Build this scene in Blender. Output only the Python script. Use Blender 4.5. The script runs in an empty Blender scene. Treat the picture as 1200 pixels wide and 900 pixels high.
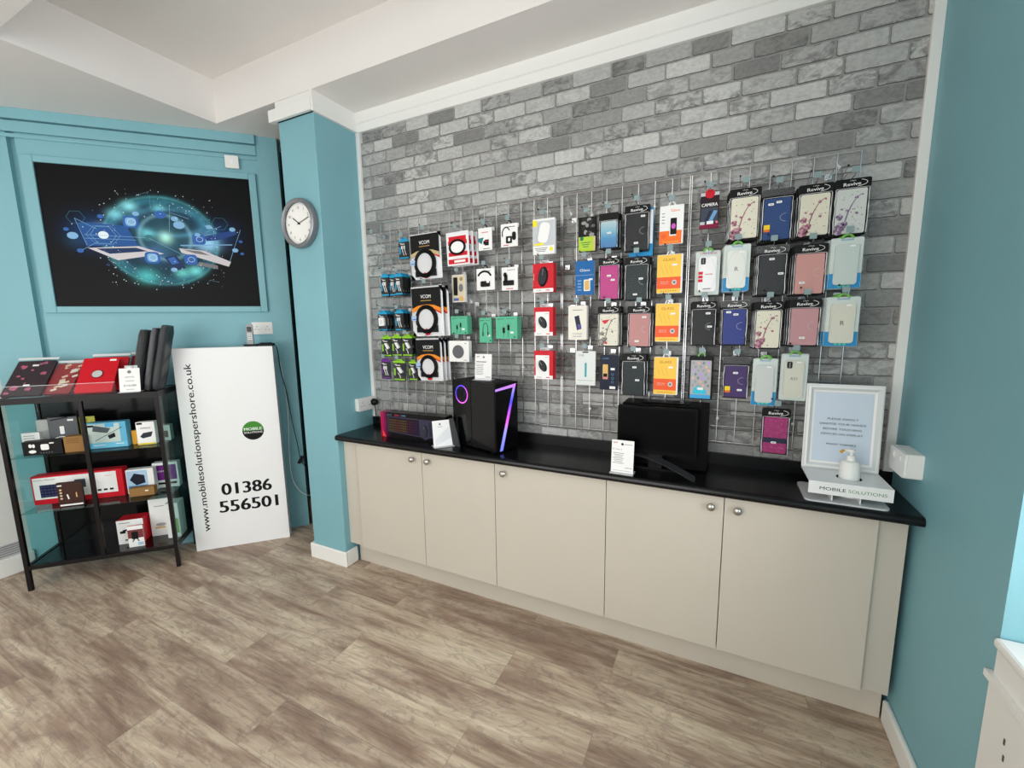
import bpy, math, random
from mathutils import Matrix, Vector
random.seed(4)
SC = bpy.context.scene
COL = SC.collection
PI = math.pi

# ------------------------------------------------------------------ materials
def lin(c):
    c = c / 255.0
    return c / 12.92 if c <= .04045 else ((c + .055) / 1.055) ** 2.4
def rgb(c): return (lin(c[0]), lin(c[1]), lin(c[2]), 1)
_M = {}
def mat(name, c=(200, 200, 200), rough=.5, metal=0, spec=.18, emit=None, estr=1, coat=0):
    if name in _M: return _M[name]
    m = bpy.data.materials.new(name); m.use_nodes = True
    b = m.node_tree.nodes['Principled BSDF']
    b.inputs['Base Color'].default_value = rgb(c)
    b.inputs['Roughness'].default_value = rough
    b.inputs['Metallic'].default_value = metal
    b.inputs['Specular IOR Level'].default_value = spec
    if coat: b.inputs['Coat Weight'].default_value = coat
    if emit:
        b.inputs['Emission Color'].default_value = rgb(emit)
        b.inputs['Emission Strength'].default_value = estr
    _M[name] = m
    return m
def C(*c, rough=.5, **k):
    return mat('c_%d_%d_%d_%d' % (c[0], c[1], c[2], int(rough * 100)), c, rough, **k)

class NT:
    """tiny node helper"""
    def __init__(s, name, rough=.5):
        s.m = bpy.data.materials.new(name); s.m.use_nodes = True
        s.t = s.m.node_tree; s.b = s.t.nodes['Principled BSDF']
        s.b.inputs['Roughness'].default_value = rough
        _M[name] = s.m
    def n(s, typ, **k):
        nd = s.t.nodes.new(typ)
        for a, v in k.items():
            if a in nd.inputs.keys(): s.set(nd.inputs[a], v)
            else: setattr(nd, a, v)
        return nd
    def set(s, inp, v):
        if isinstance(v, bpy.types.NodeSocket): s.t.links.new(v, inp)
        else: inp.default_value = v
    def math(s, op, a, b=0, clamp=False):
        nd = s.t.nodes.new('ShaderNodeMath'); nd.operation = op; nd.use_clamp = clamp
        s.set(nd.inputs[0], a); s.set(nd.inputs[1], b); return nd.outputs[0]
    def mix(s, f, a, b, mode='MIX'):
        nd = s.t.nodes.new('ShaderNodeMix'); nd.data_type = 'RGBA'; nd.blend_type = mode
        s.set(nd.inputs[0], f); s.set(nd.inputs[6], a); s.set(nd.inputs[7], b); return nd.outputs[2]
    def ramp(s, f, stops):
        nd = s.t.nodes.new('ShaderNodeValToRGB'); s.set(nd.inputs[0], f)
        e = nd.color_ramp.elements
        while len(e) < len(stops): e.new(.5)
        for i, (p, c) in enumerate(stops):
            e[i].position = p; e[i].color = c if len(c) == 4 else rgb(c)
        return nd.outputs[0]
    def coords(s):
        tc = s.t.nodes.new('ShaderNodeTexCoord'); sp = s.t.nodes.new('ShaderNodeSeparateXYZ')
        s.t.links.new(tc.outputs['Object'], sp.inputs[0])
        return tc.outputs['Object'], sp.outputs
    def comb(s, x, y, z=0):
        nd = s.t.nodes.new('ShaderNodeCombineXYZ')
        s.set(nd.inputs[0], x); s.set(nd.inputs[1], y); s.set(nd.inputs[2], z); return nd.outputs[0]
    def noise(s, vec, scale, detail=3, rough=.5, dist=0):
        nd = s.t.nodes.new('ShaderNodeTexNoise'); s.set(nd.inputs['Vector'], vec)
        nd.inputs['Scale'].default_value = scale; nd.inputs['Detail'].default_value = detail
        nd.inputs['Roughness'].default_value = rough; nd.inputs['Distortion'].default_value = dist
        return nd.outputs[0]
    def bump(s, h, strength=.2, dist=.01):
        nd = s.t.nodes.new('ShaderNodeBump'); s.set(nd.inputs['Height'], h)
        nd.inputs['Strength'].default_value = strength; nd.inputs['Distance'].default_value = dist
        s.t.links.new(nd.outputs[0], s.b.inputs['Normal'])
    def color(s, c): s.set(s.b.inputs['Base Color'], c)

def paint(name, c, rough=.6, var=.03, bump=.08, sc=90):
    t = NT(name, rough); o, _ = t.coords()
    n = t.noise(o, 3, 3)
    t.color(t.mix(n, rgb(tuple(int(v * (1 - var)) for v in c)), rgb(tuple(min(255, int(v * (1 + var))) for v in c))))
    t.bump(t.noise(o, sc, 2), bump, .004)
    return t.m
TEAL = paint('teal_paint', (126, 178, 188), .55)
WHITE_CEIL = paint('ceiling_paint', (236, 232, 228), .8, .01, .12, 60)
WHITE_TRIM = paint('white_gloss_trim', (238, 238, 234), .4, .01, .03)
BOARD_WHITE = mat('board_white', (243, 243, 243), .35)
LAM = paint('greige_laminate', (200, 193, 180), .45, .012, .02)

def m_brick():
    t = NT('grey_brick_wallpaper', .8); t.b.inputs['Specular IOR Level'].default_value = .2
    o, s = t.coords(); m = t.math
    BW, RH = .176, .0693
    w1 = t.noise(o, 22, 3, .6); w2 = t.noise(t.comb(s[0], s[2], 3.3), 20, 3, .6)
    z = m('ADD', m('ADD', s[2], .0418), m('MULTIPLY', m('SUBTRACT', w2, .5), .007))
    rz = m('DIVIDE', z, RH); row = m('FLOOR', rz); fz = m('SUBTRACT', rz, row)
    wn = t.n('ShaderNodeTexWhiteNoise', noise_dimensions='1D'); t.set(wn.inputs['W'], row)
    jit = m('MULTIPLY', wn.outputs['Value'], .3)
    x = m('ADD', s[0], m('MULTIPLY', m('SUBTRACT', w1, .5), .007))
    x = m('ADD', x, m('MULTIPLY', m('SINE', m('ADD', m('MULTIPLY', s[0], 19), m('MULTIPLY', row, 2.4))), .012))
    u = m('ADD', m('ADD', m('DIVIDE', x, BW), m('MULTIPLY', m('MODULO', row, 2), .5)), jit)
    col = m('FLOOR', u); fx = m('SUBTRACT', u, col)
    wn2 = t.n('ShaderNodeTexWhiteNoise', noise_dimensions='2D'); t.set(wn2.inputs['Vector'], t.comb(col, row, 0))
    r = wn2.outputs['Value']; r2 = m('FRACT', m('MULTIPLY', r, 7.31)); r3 = m('FRACT', m('MULTIPLY', r, 23.7))
    def sdf(dx, dz, mor=.0042, rad=.0085):
        px = m('ABSOLUTE', m('ADD', m('MULTIPLY', m('SUBTRACT', fx, .5), BW), dx))
        pz = m('ABSOLUTE', m('ADD', m('MULTIPLY', m('SUBTRACT', fz, .5), RH), dz))
        qx = m('MAXIMUM', m('SUBTRACT', px, BW / 2 - mor - rad), 0); qz = m('MAXIMUM', m('SUBTRACT', pz, RH / 2 - mor - rad), 0)
        return m('SUBTRACT', m('SQRT', m('ADD', m('MULTIPLY', qx, qx), m('MULTIPLY', qz, qz))), rad)
    d = sdf(0, 0)
    face = m('MULTIPLY', m('ADD', m('MULTIPLY', d, -700), .3), 1, True)           # 1 on the brick
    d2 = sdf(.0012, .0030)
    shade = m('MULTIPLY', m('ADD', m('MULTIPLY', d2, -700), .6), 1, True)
    fine = t.noise(t.comb(m('MULTIPLY', s[0], .7), s[2], 0), 75, 5, .7)
    big = t.noise(t.comb(s[0], m('MULTIPLY', s[2], 1.5), m('MULTIPLY', r, 20)), 17, 5, .7, .8)
    base = t.ramp(r, [(0, (132, 132, 130)), (.3, (162, 162, 160)), (.6, (182, 182, 180)), (1, (200, 200, 197))])
    # printed scorch marks, stronger on some bricks
    amt = t.ramp(r2, [(.35, (.18, .18, .18, 1)), (.8, (1, 1, 1, 1))])
    thr = t.ramp(big, [(.44, (0, 0, 0, 1)), (.60, (1, 1, 1, 1))])
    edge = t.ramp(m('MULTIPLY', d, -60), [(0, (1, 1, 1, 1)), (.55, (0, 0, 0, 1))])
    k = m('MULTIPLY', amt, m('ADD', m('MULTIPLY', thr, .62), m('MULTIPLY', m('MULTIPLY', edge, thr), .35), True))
    c = t.mix(k, base, rgb((96, 96, 96)))
    c = t.mix(.6, c, t.ramp(fine, [(.3, (.66, .66, .66, 1)), (.6, (1.1, 1.1, 1.1, 1))]), 'MULTIPLY')
    mort = t.mix(fine, rgb((120, 120, 118)), rgb((166, 166, 163)))
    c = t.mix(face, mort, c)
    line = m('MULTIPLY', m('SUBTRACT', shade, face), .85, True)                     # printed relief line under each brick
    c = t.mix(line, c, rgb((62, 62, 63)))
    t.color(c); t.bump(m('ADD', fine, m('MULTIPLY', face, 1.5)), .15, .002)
    return t.m
BRICK = m_brick()

def m_floor():
    t = NT('oak_plank_vinyl', .42); o, s = t.coords()
    b = t.n('ShaderNodeTexBrick', Vector=t.comb(t.math('ADD', s[0], .37), t.math('ADD', s[1], -.14)))
    b.offset = .37; b.inputs['Scale'].default_value = 1
    b.inputs['Brick Width'].default_value = 1.22; b.inputs['Row Height'].default_value = .22
    b.inputs['Mortar Size'].default_value = .0009; b.inputs['Mortar Smooth'].default_value = .3
    b.inputs['Color1'].default_value = (0, 0, 0, 1); b.inputs['Color2'].default_value = (1, 1, 1, 1)
    b.inputs['Mortar'].default_value = (.3, .3, .3, 1)
    r = b.outputs[0]
    off = t.math('MULTIPLY', r, 17.3)
    v = t.comb(t.math('ADD', t.math('MULTIPLY', s[0], 1.0), off), t.math('MULTIPLY', s[1], 9), off)
    g = t.noise(v, 1.4, 8, .68, 1.0)
    v2 = t.comb(t.math('ADD', t.math('MULTIPLY', s[0], 3), off), t.math('MULTIPLY', s[1], 60), off)
    f = t.noise(v2, 1.6, 5, .7, .5)
    v3 = t.comb(t.math('ADD', t.math('MULTIPLY', s[0], 2.2), off), t.math('MULTIPLY', s[1], 5), off)
    kn = t.noise(v3, 2.2, 5, .6, 3.5)
    lo = t.noise(t.comb(t.math('ADD', t.math('MULTIPLY', s[0], .9), off), t.math('MULTIPLY', s[1], 4.2), off), 1.3, 4, .6, .8)
    gg = t.math('ADD', t.math('MULTIPLY', g, .5), t.math('MULTIPLY', lo, .5))
    c = t.ramp(gg, [(.36, (132, 108, 94)), (.46, (164, 142, 124)), (.53, (192, 174, 154)), (.62, (216, 202, 180))])
    c = t.mix(t.math('MULTIPLY', t.ramp(kn, [(.52, (0, 0, 0, 1)), (.60, (1, 1, 1, 1)), (.64, (.2, .2, .2, 1))]), .45), c, rgb((126, 112, 106)))
    c = t.mix(.55, c, t.ramp(f, [(.36, (.66, .63, .60, 1)), (.56, (1.1, 1.1, 1.08, 1))]), 'MULTIPLY')
    c = t.mix(.5, c, t.ramp(r, [(0, (.76, .71, .69, 1)), (.5, (.97, .96, .95, 1)), (1, (1.12, 1.12, 1.1, 1))]), 'MULTIPLY')
    c = t.mix(t.math('MULTIPLY', b.outputs[1], .5), c, rgb((92, 76, 66)))
    t.color(c)
    t.set(t.b.inputs['Roughness'], t.math('ADD', t.math('MULTIPLY', f, .2), .36))
    t.bump(f, .06, .003)
    return t.m
FLOOR = m_floor()

def m_top():
    t = NT('black_worktop_laminate', .24); o, s = t.coords()
    n = t.noise(o, 160, 2)
    t.color(t.ramp(n, [(.35, (8, 8, 9)), (.7, (22, 22, 24))])); t.bump(n, .15, .001); t.b.inputs['Specular IOR Level'].default_value = .3
    return t.m
TOP = m_top()

def m_clear(name, tint=(255, 255, 255), g=.10, rough=.12, haze=0.0):
    m = bpy.data.materials.new(name); m.use_nodes = True; nt = m.node_tree
    nt.nodes.remove(nt.nodes['Principled BSDF'])
    out = nt.nodes['Material Output']
    tr = nt.nodes.new('ShaderNodeBsdfTransparent'); tr.inputs[0].default_value = rgb(tint)
    gl = nt.nodes.new('ShaderNodeBsdfGlossy'); gl.inputs['Roughness'].default_value = rough
    ge = nt.nodes.new('ShaderNodeNewGeometry'); dt = nt.nodes.new('ShaderNodeVectorMath'); dt.operation = 'DOT_PRODUCT'
    nt.links.new(ge.outputs['Normal'], dt.inputs[0]); nt.links.new(ge.outputs['Incoming'], dt.inputs[1])
    def mt(op, a, b_):
        q = nt.nodes.new('ShaderNodeMath'); q.operation = op
        for i_, v_ in ((0, a), (1, b_)):
            if isinstance(v_, bpy.types.NodeSocket): nt.links.new(v_, q.inputs[i_])
            else: q.inputs[i_].default_value = v_
        return q.outputs[0]
    c_ = mt('SUBTRACT', 1, mt('ABSOLUTE', dt.outputs['Value'], 0))
    fac = mt('ADD', mt('MULTIPLY', mt('POWER', c_, 5), .6), g * .3)
    mx = nt.nodes.new('ShaderNodeMixShader')
    nt.links.new(fac, mx.inputs[0]); nt.links.new(tr.outputs[0], mx.inputs[1]); nt.links.new(gl.outputs[0], mx.inputs[2])
    last = mx
    if haze:
        df = nt.nodes.new('ShaderNodeBsdfDiffuse'); df.inputs[0].default_value = (.85, .87, .88, 1)
        m2 = nt.nodes.new('ShaderNodeMixShader'); m2.inputs[0].default_value = haze
        nt.links.new(mx.outputs[0], m2.inputs[1]); nt.links.new(df.outputs[0], m2.inputs[2]); last = m2
    nt.links.new(last.outputs[0], out.inputs[0]); _M[name] = m
    return m
CLEAR = m_clear('clear_plastic', g=.03, rough=.32)
BAGCLEAR = m_clear('clear_bag_film', haze=.03, g=.04, rough=.35)
HAZY = m_clear('frosted_clear_plastic', haze=.55, rough=.25)
GLASS = m_clear('clear_glass', (225, 240, 238), .12, .02)
DGLASS = m_clear('smoked_glass', (120, 130, 132), .3, .03)
CHROME = mat('chrome_wire', (205, 205, 207), .27, 1)
STEEL = mat('brushed_steel', (190, 186, 180), .3, 1)
BLACK = mat('black_satin', (16, 16, 18), .35)
BLACKG = mat('black_gloss', (9, 9, 11), .12, spec=.35)
BLACKM = mat('black_metal', (24, 21, 21), .3)
BLACKC = mat('black_card', (14, 14, 15), .45)
WH = mat('white_card', (240, 240, 238), .45)
OFF = mat('offwhite_plastic', (232, 232, 228), .35)
GREYP = mat('grey_print', (120, 122, 124), .6)
INK = mat('black_ink', (18, 18, 20), .55)
RED = mat('red_card', (206, 28, 44), .4)
CARD = mat('brown_cardboard', (150, 112, 68), .8)

# ------------------------------------------------------------------ mesh builder
_TC = {}
def glyphs(s, bold=0.0, space=1.0):
    k = (s, bold, space)
    if k in _TC: return _TC[k]
    cu = bpy.data.curves.new('t', 'FONT'); cu.body = s; cu.size = 1; cu.offset = bold; cu.resolution_u = 3
    cu.space_character = space
    ob = bpy.data.objects.new('t', cu); COL.objects.link(ob)
    me = bpy.data.meshes.new_from_object(ob)
    vs = [(v.co.x, v.co.y) for v in me.vertices]; fs = [tuple(p.vertices) for p in me.polygons]
    bpy.data.objects.remove(ob); bpy.data.meshes.remove(me); bpy.data.curves.remove(cu)
    x0 = min(v[0] for v in vs); x1 = max(v[0] for v in vs); z0 = min(v[1] for v in vs); z1 = max(v[1] for v in vs)
    _TC[k] = (vs, fs, x0, x1, z0, z1)
    return _TC[k]

def rr(w, h, r, n=4):
    r = min(r, w / 2 - 1e-5, h / 2 - 1e-5); p = []
    for cx, cz, a0 in ((w / 2 - r, h / 2 - r, 0), (-w / 2 + r, h / 2 - r, PI / 2), (-w / 2 + r, -h / 2 + r, PI), (w / 2 - r, -h / 2 + r, 1.5 * PI)):
        for i in range(n + 1):
            a = a0 + PI / 2 * i / n
            p.append((cx + r * math.cos(a), cz + r * math.sin(a)))
    return p
def ell(cx, cz, a, b, n=24, a0=0, a1=2 * PI):
    full = abs(a1 - a0 - 2 * PI) < 1e-6
    return [(cx + a * math.cos(a0 + (a1 - a0) * i / (n if full else n - 1)), cz + b * math.sin(a0 + (a1 - a0) * i / (n if full else n - 1))) for i in range(n)]

class MB:
    def __init__(s): s.v = []; s.f = []; s.fm = []; s.ms = []
    def mi(s, m):
        if m not in s.ms: s.ms.append(m)
        return s.ms.index(m)
    def add(s, vs, fs, m):
        o = len(s.v); s.v += [tuple(v) for v in vs]; i = s.mi(m)
        for f in fs: s.f.append(tuple(o + k for k in f)); s.fm.append(i)
        return s
    def box(s, x0, x1, y0, y1, z0, z1, m):
        v = [(x0, y0, z0), (x1, y0, z0), (x1, y1, z0), (x0, y1, z0), (x0, y0, z1), (x1, y0, z1), (x1, y1, z1), (x0, y1, z1)]
        return s.add(v, [(0, 3, 2, 1), (4, 5, 6, 7), (0, 1, 5, 4), (1, 2, 6, 5), (2, 3, 7, 6), (3, 0, 4, 7)], m)
    def ext(s, pts, y0, y1, m, ms=None):
        """prism: outline in x/z extruded along y"""
        n = len(pts)
        s.add([(x, y0, z) for x, z in pts], [tuple(range(n))], m)
        s.add([(x, y1, z) for x, z in pts], [tuple(range(n - 1, -1, -1))], m)
        v = [(x, y0, z) for x, z in pts] + [(x, y1, z) for x, z in pts]
        return s.add(v, [(i, (i + 1) % n, n + (i + 1) % n, n + i) for i in range(n)], ms or m)
    def rbox(s, cx, cz, w, h, r, y0, y1, m, n=4, ms=None):
        return s.ext([(cx + x, cz + z) for x, z in rr(w, h, r, n)], y0, y1, m, ms)
    def extz(s, pts, z0, z1, m):
        n = len(pts)
        v = [(x, y, z0) for x, y in pts] + [(x, y, z1) for x, y in pts]
        return s.add(v, [tuple(range(n - 1, -1, -1)), tuple(range(n, 2 * n))] + [(i, (i + 1) % n, n + (i + 1) % n, n + i) for i in range(n)], m)
    def extx(s, pts, x0, x1, m):
        n = len(pts)
        v = [(x0, y, z) for y, z in pts] + [(x1, y, z) for y, z in pts]
        return s.add(v, [tuple(range(n - 1, -1, -1)), tuple(range(n, 2 * n))] + [(i, (i + 1) % n, n + (i + 1) % n, n + i) for i in range(n)], m)
    def poly(s, pts, y, m): return s.add([(x, y, z) for x, z in pts], [tuple(range(len(pts)))], m)
    def rect(s, cx, cz, w, h, y, m): return s.poly([(cx - w / 2, cz - h / 2), (cx + w / 2, cz - h / 2), (cx + w / 2, cz + h / 2), (cx - w / 2, cz + h / 2)], y, m)
    def line(s, x0, z0, x1, z1, w, y, m):
        dx, dz = x1 - x0, z1 - z0; L = math.hypot(dx, dz) or 1; px, pz = -dz / L * w / 2, dx / L * w / 2
        return s.poly([(x0 + px, z0 + pz), (x0 - px, z0 - pz), (x1 - px, z1 - pz), (x1 + px, z1 + pz)], y, m)
    def ring(s, cx, cz, a, b, w, y, m, a0=0, a1=2 * PI, n=32, rot=0):
        c, d = math.cos(rot), math.sin(rot)
        P = ell(0, 0, a, b, n, a0, a1); Q = ell(0, 0, a - w, b - w, n, a0, a1)
        P = [(cx + x * c - z * d, cz + x * d + z * c) for x, z in P]; Q = [(cx + x * c - z * d, cz + x * d + z * c) for x, z in Q]
        full = abs(a1 - a0 - 2 * PI) < 1e-6
        return s.add([(x, y, z) for x, z in P + Q], [(i, (i + 1) % n, n + (i + 1) % n, n + i) for i in range(n if full else n - 1)], m)
    def text(s, t, cx, cz, h, y, m, align='c', w=None, bold=0.0, rot=0, space=1.0):
        """cap height h, optional total width w; (cx, cz) = middle of the line (or left end)"""
        if bold:
            d_ = bold * h * .9
            for i_, k_ in enumerate((-1, -.5, .5, 1)): s.text(t, cx + k_ * d_ * math.cos(rot), cz + k_ * d_ * math.sin(rot), h, y - .00002 * i_, m, align, w, 0, rot, space)
        vs, fs, x0, x1, z0, z1 = glyphs(t, 0, space)
        k = h / .73; kx = k if w is None else w / (x1 - x0)
        ox = -(x0 + x1) / 2 if align == 'c' else -x0
        c, d = math.cos(rot), math.sin(rot); out = []
        for a, b in vs:
            u = (a + ox) * kx; v = b * k - h / 2
            out.append((cx + u * c - v * d, y, cz + u * d + v * c))
        return s.add(out, fs, m)
    def tube(s, pts, r, m, n=6, cap=True):
        P = [Vector(p) for p in pts]; rings = []; o = len(s.v)
        up = Vector((0, 0, 1)); V = []
        for i, p in enumerate(P):
            d = (P[min(i + 1, len(P) - 1)] - P[max(i - 1, 0)]).normalized()
            a = d.cross(up)
            if a.length < .1: a = d.cross(Vector((0, 1, 0)))
            a.normalize(); b = d.cross(a).normalized()
            ri = r[i] if isinstance(r, (list, tuple)) else r
            for k in range(n):
                t = 2 * PI * k / n
                V.append(p + a * math.cos(t) * ri + b * math.sin(t) * ri)
        F = [(i * n + k, i * n + (k + 1) % n, (i + 1) * n + (k + 1) % n, (i + 1) * n + k) for i in range(len(P) - 1) for k in range(n)]
        if cap: F += [tuple(range(n)), tuple(range((len(P) - 1) * n, len(P) * n))]
        return s.add(V, F, m)
    def lathe(s, prof, c, m, axis='z', n=24, caps=True):
        V = []; cx, cy, cz = c
        for r, h in prof:
            for k in range(n):
                t = 2 * PI * k / n; a, b = r * math.cos(t), r * math.sin(t)
                V.append((cx + a, cy + b, cz + h) if axis == 'z' else ((cx + a, cy + h, cz + b) if axis == 'y' else (cx + h, cy + a, cz + b)))
        F = [(i * n + k, i * n + (k + 1) % n, (i + 1) * n + (k + 1) % n, (i + 1) * n + k) for i in range(len(prof) - 1) for k in range(n)]
        if caps: F += [tuple(range(n)), tuple(range((len(prof) - 1) * n, len(prof) * n))]
        return s.add(V, F, m)
    def build(s, name, parent=None, loc=None, rot=None, bevel=0, smooth=False):
        me = bpy.data.meshes.new(name); me.from_pydata(s.v, [], s.f)
        for m in s.ms: me.materials.append(m)
        me.polygons.foreach_set('material_index', s.fm)
        if smooth: me.polygons.foreach_set('use_smooth', [True] * len(s.f))
        me.update()
        o = bpy.data.objects.new(name, me); COL.objects.link(o)
        if parent: o.parent = parent
        if loc: o.location = loc
        if rot: o.rotation_euler = rot
        if bevel:
            b = o.modifiers.new('bevel', 'BEVEL'); b.width = bevel; b.segments = 2; b.limit_method = 'ANGLE'
        if smooth:
            e = o.modifiers.new('split', 'EDGE_SPLIT'); e.split_angle = math.radians(40)
        return o
def tag(o, label, cat, group=None):
    o['label'] = label; o['category'] = cat
    if group: o['group'] = group
    return o
def thing(name, label, cat, loc=(0, 0, 0), rot=(0, 0, 0), group=None):
    o = bpy.data.objects.new(name, None); o.empty_display_size = .05; COL.objects.link(o)
    o.location = loc; o.rotation_euler = rot
    return tag(o, label, cat, group)
def struct(o): o['kind'] = 'structure'; return o
def kids(o): return [c for c in list(o.children)]
def dup(root, loc, label):
    r = root.copy(); COL.objects.link(r); r.location = loc; r['label'] = label
    for ch in kids(root):
        c = ch.copy(); COL.objects.link(c); c.parent = r
        for g in kids(ch):
            d = g.copy(); COL.objects.link(d); d.parent = c
    return r

# world frame: x along the brick wall, y into it, z up. The picture wall stands at 45 degrees:
Q = math.sqrt(.5)
def PW(s, n, z=0): return (Q * s - Q * n, Q * s + Q * n, z)
R45 = (0, 0, PI / 4)
YB, XR, XP, YP = 2.2, .665, -2.155, 1.867      # brick wall, right wall, pillar side, pillar front
ZS, ZU = 2.905, 3.17                           # soffit and recessed ceiling
XL, YK = -4.11, -2.6

# ------------------------------------------------------------------ setting
b = MB(); b.extz([(XL - .1, YK - .1), (XR + .4, YK - .1), (XR + .4, YB + .1), (-2.3, 3.2), (-3.3, 3.2), (XL - .2, 1.1)], -.05, 0, FLOOR)
struct(b.build('floor'))
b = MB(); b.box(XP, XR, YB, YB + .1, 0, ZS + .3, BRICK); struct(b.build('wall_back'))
b = MB()   # right wall with the window bay opening
b.box(XR, XR + .3, 1.39, YB + .1, 0, ZU + .05, TEAL)
b.box(XR, XR + .3, YK, -1.3, 0, ZU + .05, TEAL)
b.box(XR, XR + .3, -1.3, 1.39, 2.62, ZU + .05, TEAL)
b.box(XR, XR + .3, -1.3, 1.39, 0, .763, TEAL)
struct(b.build('wall_right'))
b = MB()   # far-left wall, returns toward the camera
b.box(XL - .1, XL, YK, .99, 0, ZS + .05, paint('white_wall_paint', (226, 224, 220), .7, .01))
struct(b.build('wall_left'))
b = MB()   # shop-front wall behind the camera
b.box(XL, -3.4, YK - .1, YK, 0, ZU + .05, WHITE_CEIL); b.box(.1, XR + .3, YK - .1, YK, 0, ZU + .05, WHITE_CEIL)
b.box(-3.4, .1, YK - .1, YK, 2.6, ZU + .05, WHITE_CEIL); b.box(-3.4, .1, YK - .1, YK, 0, .5, WHITE_CEIL)
struct(b.build('wall_front'))
# picture wall in its own rotated frame: local x = s, local y = n
b = MB()
b.box(-1.945, -.645, 3.60, 3.70, 0, 2.95, TEAL)
b.box(-1.985, -1.945, 3.635, 3.70, 0, 2.95, TEAL)
b.box(-2.40, -1.985, 3.60, 3.70, 0, 2.95, TEAL)
b.box(-.645, -.512, 3.588, 3.70, 0, 2.95, TEAL)
struct(b.build('wall_picture', rot=R45))
b = MB(); b.box(-1.0, .62, 3.85, 3.9, 0, 2.95, mat('recess_shade', (40, 34, 30), .9)); struct(b.build('wall_recess', rot=R45))  # near-black colour stands in for the shade in the gap by the pillar
b = MB(); b.box(-2.45, -2.35, YB + .1, 3.2, 0, 2.95, mat('recess_shade', (40, 34, 30), .9)); struct(b.build('leak_block_wall'))  # unseen wall added to stop light leaking in behind the pillar
b = MB()
b.box(-2.35, -.645, 3.565, 3.60, 2.845, 2.905, TEAL); b.box(-2.35, -.645, 3.58, 3.60, 2.775, 2.838, TEAL); b.box(-2.35, -.645, 3.59, 3.60, 2.745, 2.768, TEAL)
struct(b.build('trim_1', rot=R45, bevel=.003))
b = MB()   # frame moulding round the poster
x0, x1, z0, z1 = -1.93, -.662, 1.692, 2.652; X0, X1, Z0, Z1 = -1.868, -.707, 1.733, 2.611
b.box(x0, X0, 3.58, 3.60, z0, z1, TEAL); b.box(X1, x1, 3.58, 3.60, z0, z1, TEAL)
b.box(X0, X1, 3.58, 3.60, z0, Z0, TEAL); b.box(X0, X1, 3.58, 3.60, Z1, z1, TEAL)
struct(b.build('trim_2', rot=R45, bevel=.004))
b = MB(); b.box(-.505, -.475, 3.62, 3.66, 0, .19, mat('brown_timber', (110, 84, 62), .7)); struct(b.build('trim_3', rot=R45))
# pillar
b = MB(); b.box(-2.455, XP, YP, YB + .1, 0, 2.80, TEAL); struct(b.build('pillar', bevel=.004))
b = MB()   # boxed beams and lowered ceilings
W = WHITE_CEIL
b.box(-3.03, XR + .3, 1.85, 3.25, ZS, ZU + .05, W)
struct(b.build('ceiling_1')); b = MB()
b.extz([(XL - .1, YK), (-3.03, YK), (-3.03, 2.85), (XL - .1, 1.9)], ZS, ZU + .05, W)
struct(b.build('ceiling_2')); b = MB()
b.box(-3.029, XR + .3, .60, .885, ZS, ZU + .05, W)
struct(b.build('ceiling_beam'))

b = MB(); b.box(-3.03, XR + .3, YK, 1.85, ZU, ZU + .06, W); struct(b.build('ceiling'))
b = MB(); b.box(-2.455, XP + .002, 1.852, YB, 2.795, ZS, WHITE_TRIM); b.box(-2.50, XP + .012, 1.835, 1.87, 2.795, 2.862, WHITE_TRIM)
struct(b.build('trim_4', bevel=.003))
b = MB()
pr = [(YB, 2.795), (YB - .018, 2.795), (YB - .022, 2.84), (YB - .03, 2.845), (YB - .034, ZS), (YB, ZS)]
b.extx(pr, XP, XR, WHITE_TRIM)
b.box(XP, XP + .02, 1.85, YB, 2.795, ZS, WHITE_TRIM)
struct(b.build('trim_5'))
b = MB(); b.box(XP, XP + .026, YB - .018, YB, .95, 2.795, WHITE_TRIM); struct(b.build('trim_6', bevel=.002))
b = MB(); b.box(XR - .033, XR, YB - .018, YB, .95, 2.795, WHITE_TRIM); struct(b.build('trim_7', bevel=.002))
# skirtings
def skirt(name, pts2, h=.10, t=.018, rot=None):
    b = MB()
    for (xa, ya, xb, yb) in pts2:
        b.box(min(xa, xb), max(xa, xb), min(ya, yb), max(ya, yb), 0, h, WHITE_TRIM)
    return struct(b.build(name, bevel=.007, rot=rot))
skirt('baseboard_pillar', [(-2.475, YP - .018, XP + .018, YP), (XP, YP, XP + .018, 1.955), (-2.475, YP, -2.455, YP + .12)], .105)
skirt('baseboard_right', [(XR - .02, -1.3, XR, 1.962)], .095)
b = MB(); b.box(XL, XL + .03, YK, .985, 0, .12, WHITE_TRIM); struct(b.build('baseboard_left', bevel=.006))

# window bay in the right wall
b = MB()
b.box(XR - .014, XR + .3, -1.3, 1.388, .764, .789, WHITE_TRIM)
struct(b.build('window_sill', bevel=.008))
b = MB()
b.box(XR - .004, XR - .0005, -1.3, 1.386, .10, .764, WHITE_TRIM)
b.box(XR - .016, XR - .0005, -1.3, 1.400, .672, .690, WHITE_TRIM)
b.box(XR - .008, XR - .0005, -1.3, 1.390, .10, .672, WHITE_TRIM)
for z, y in ((.575, 1.30), (.535, 1.295)): b.box(XR - .0095, XR - .008, y - .003, y + .003, z - .008, z + .008, mat('dark_slot', (90, 84, 78), .8))
struct(b.build('trim_8', bevel=.002))
b = MB()
for y in (-1.3, -.42, .46, 1.34): b.box(XR + .22, XR + .28, y, y + .05, .81, 2.62, WHITE_TRIM)
b.box(XR + .22, XR + .28, -1.3, 1.39, .81, .87, WHITE_TRIM); b.box(XR + .22, XR + .28, -1.3, 1.39, 2.56, 2.62, WHITE_TRIM)
struct(b.build('window_1'))
b = MB()
for x in (-3.4, -2.3, -1.15, .04): b.box(x, x + .06, YK - .08, YK - .02, .5, 2.6, WHITE_TRIM)
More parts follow.
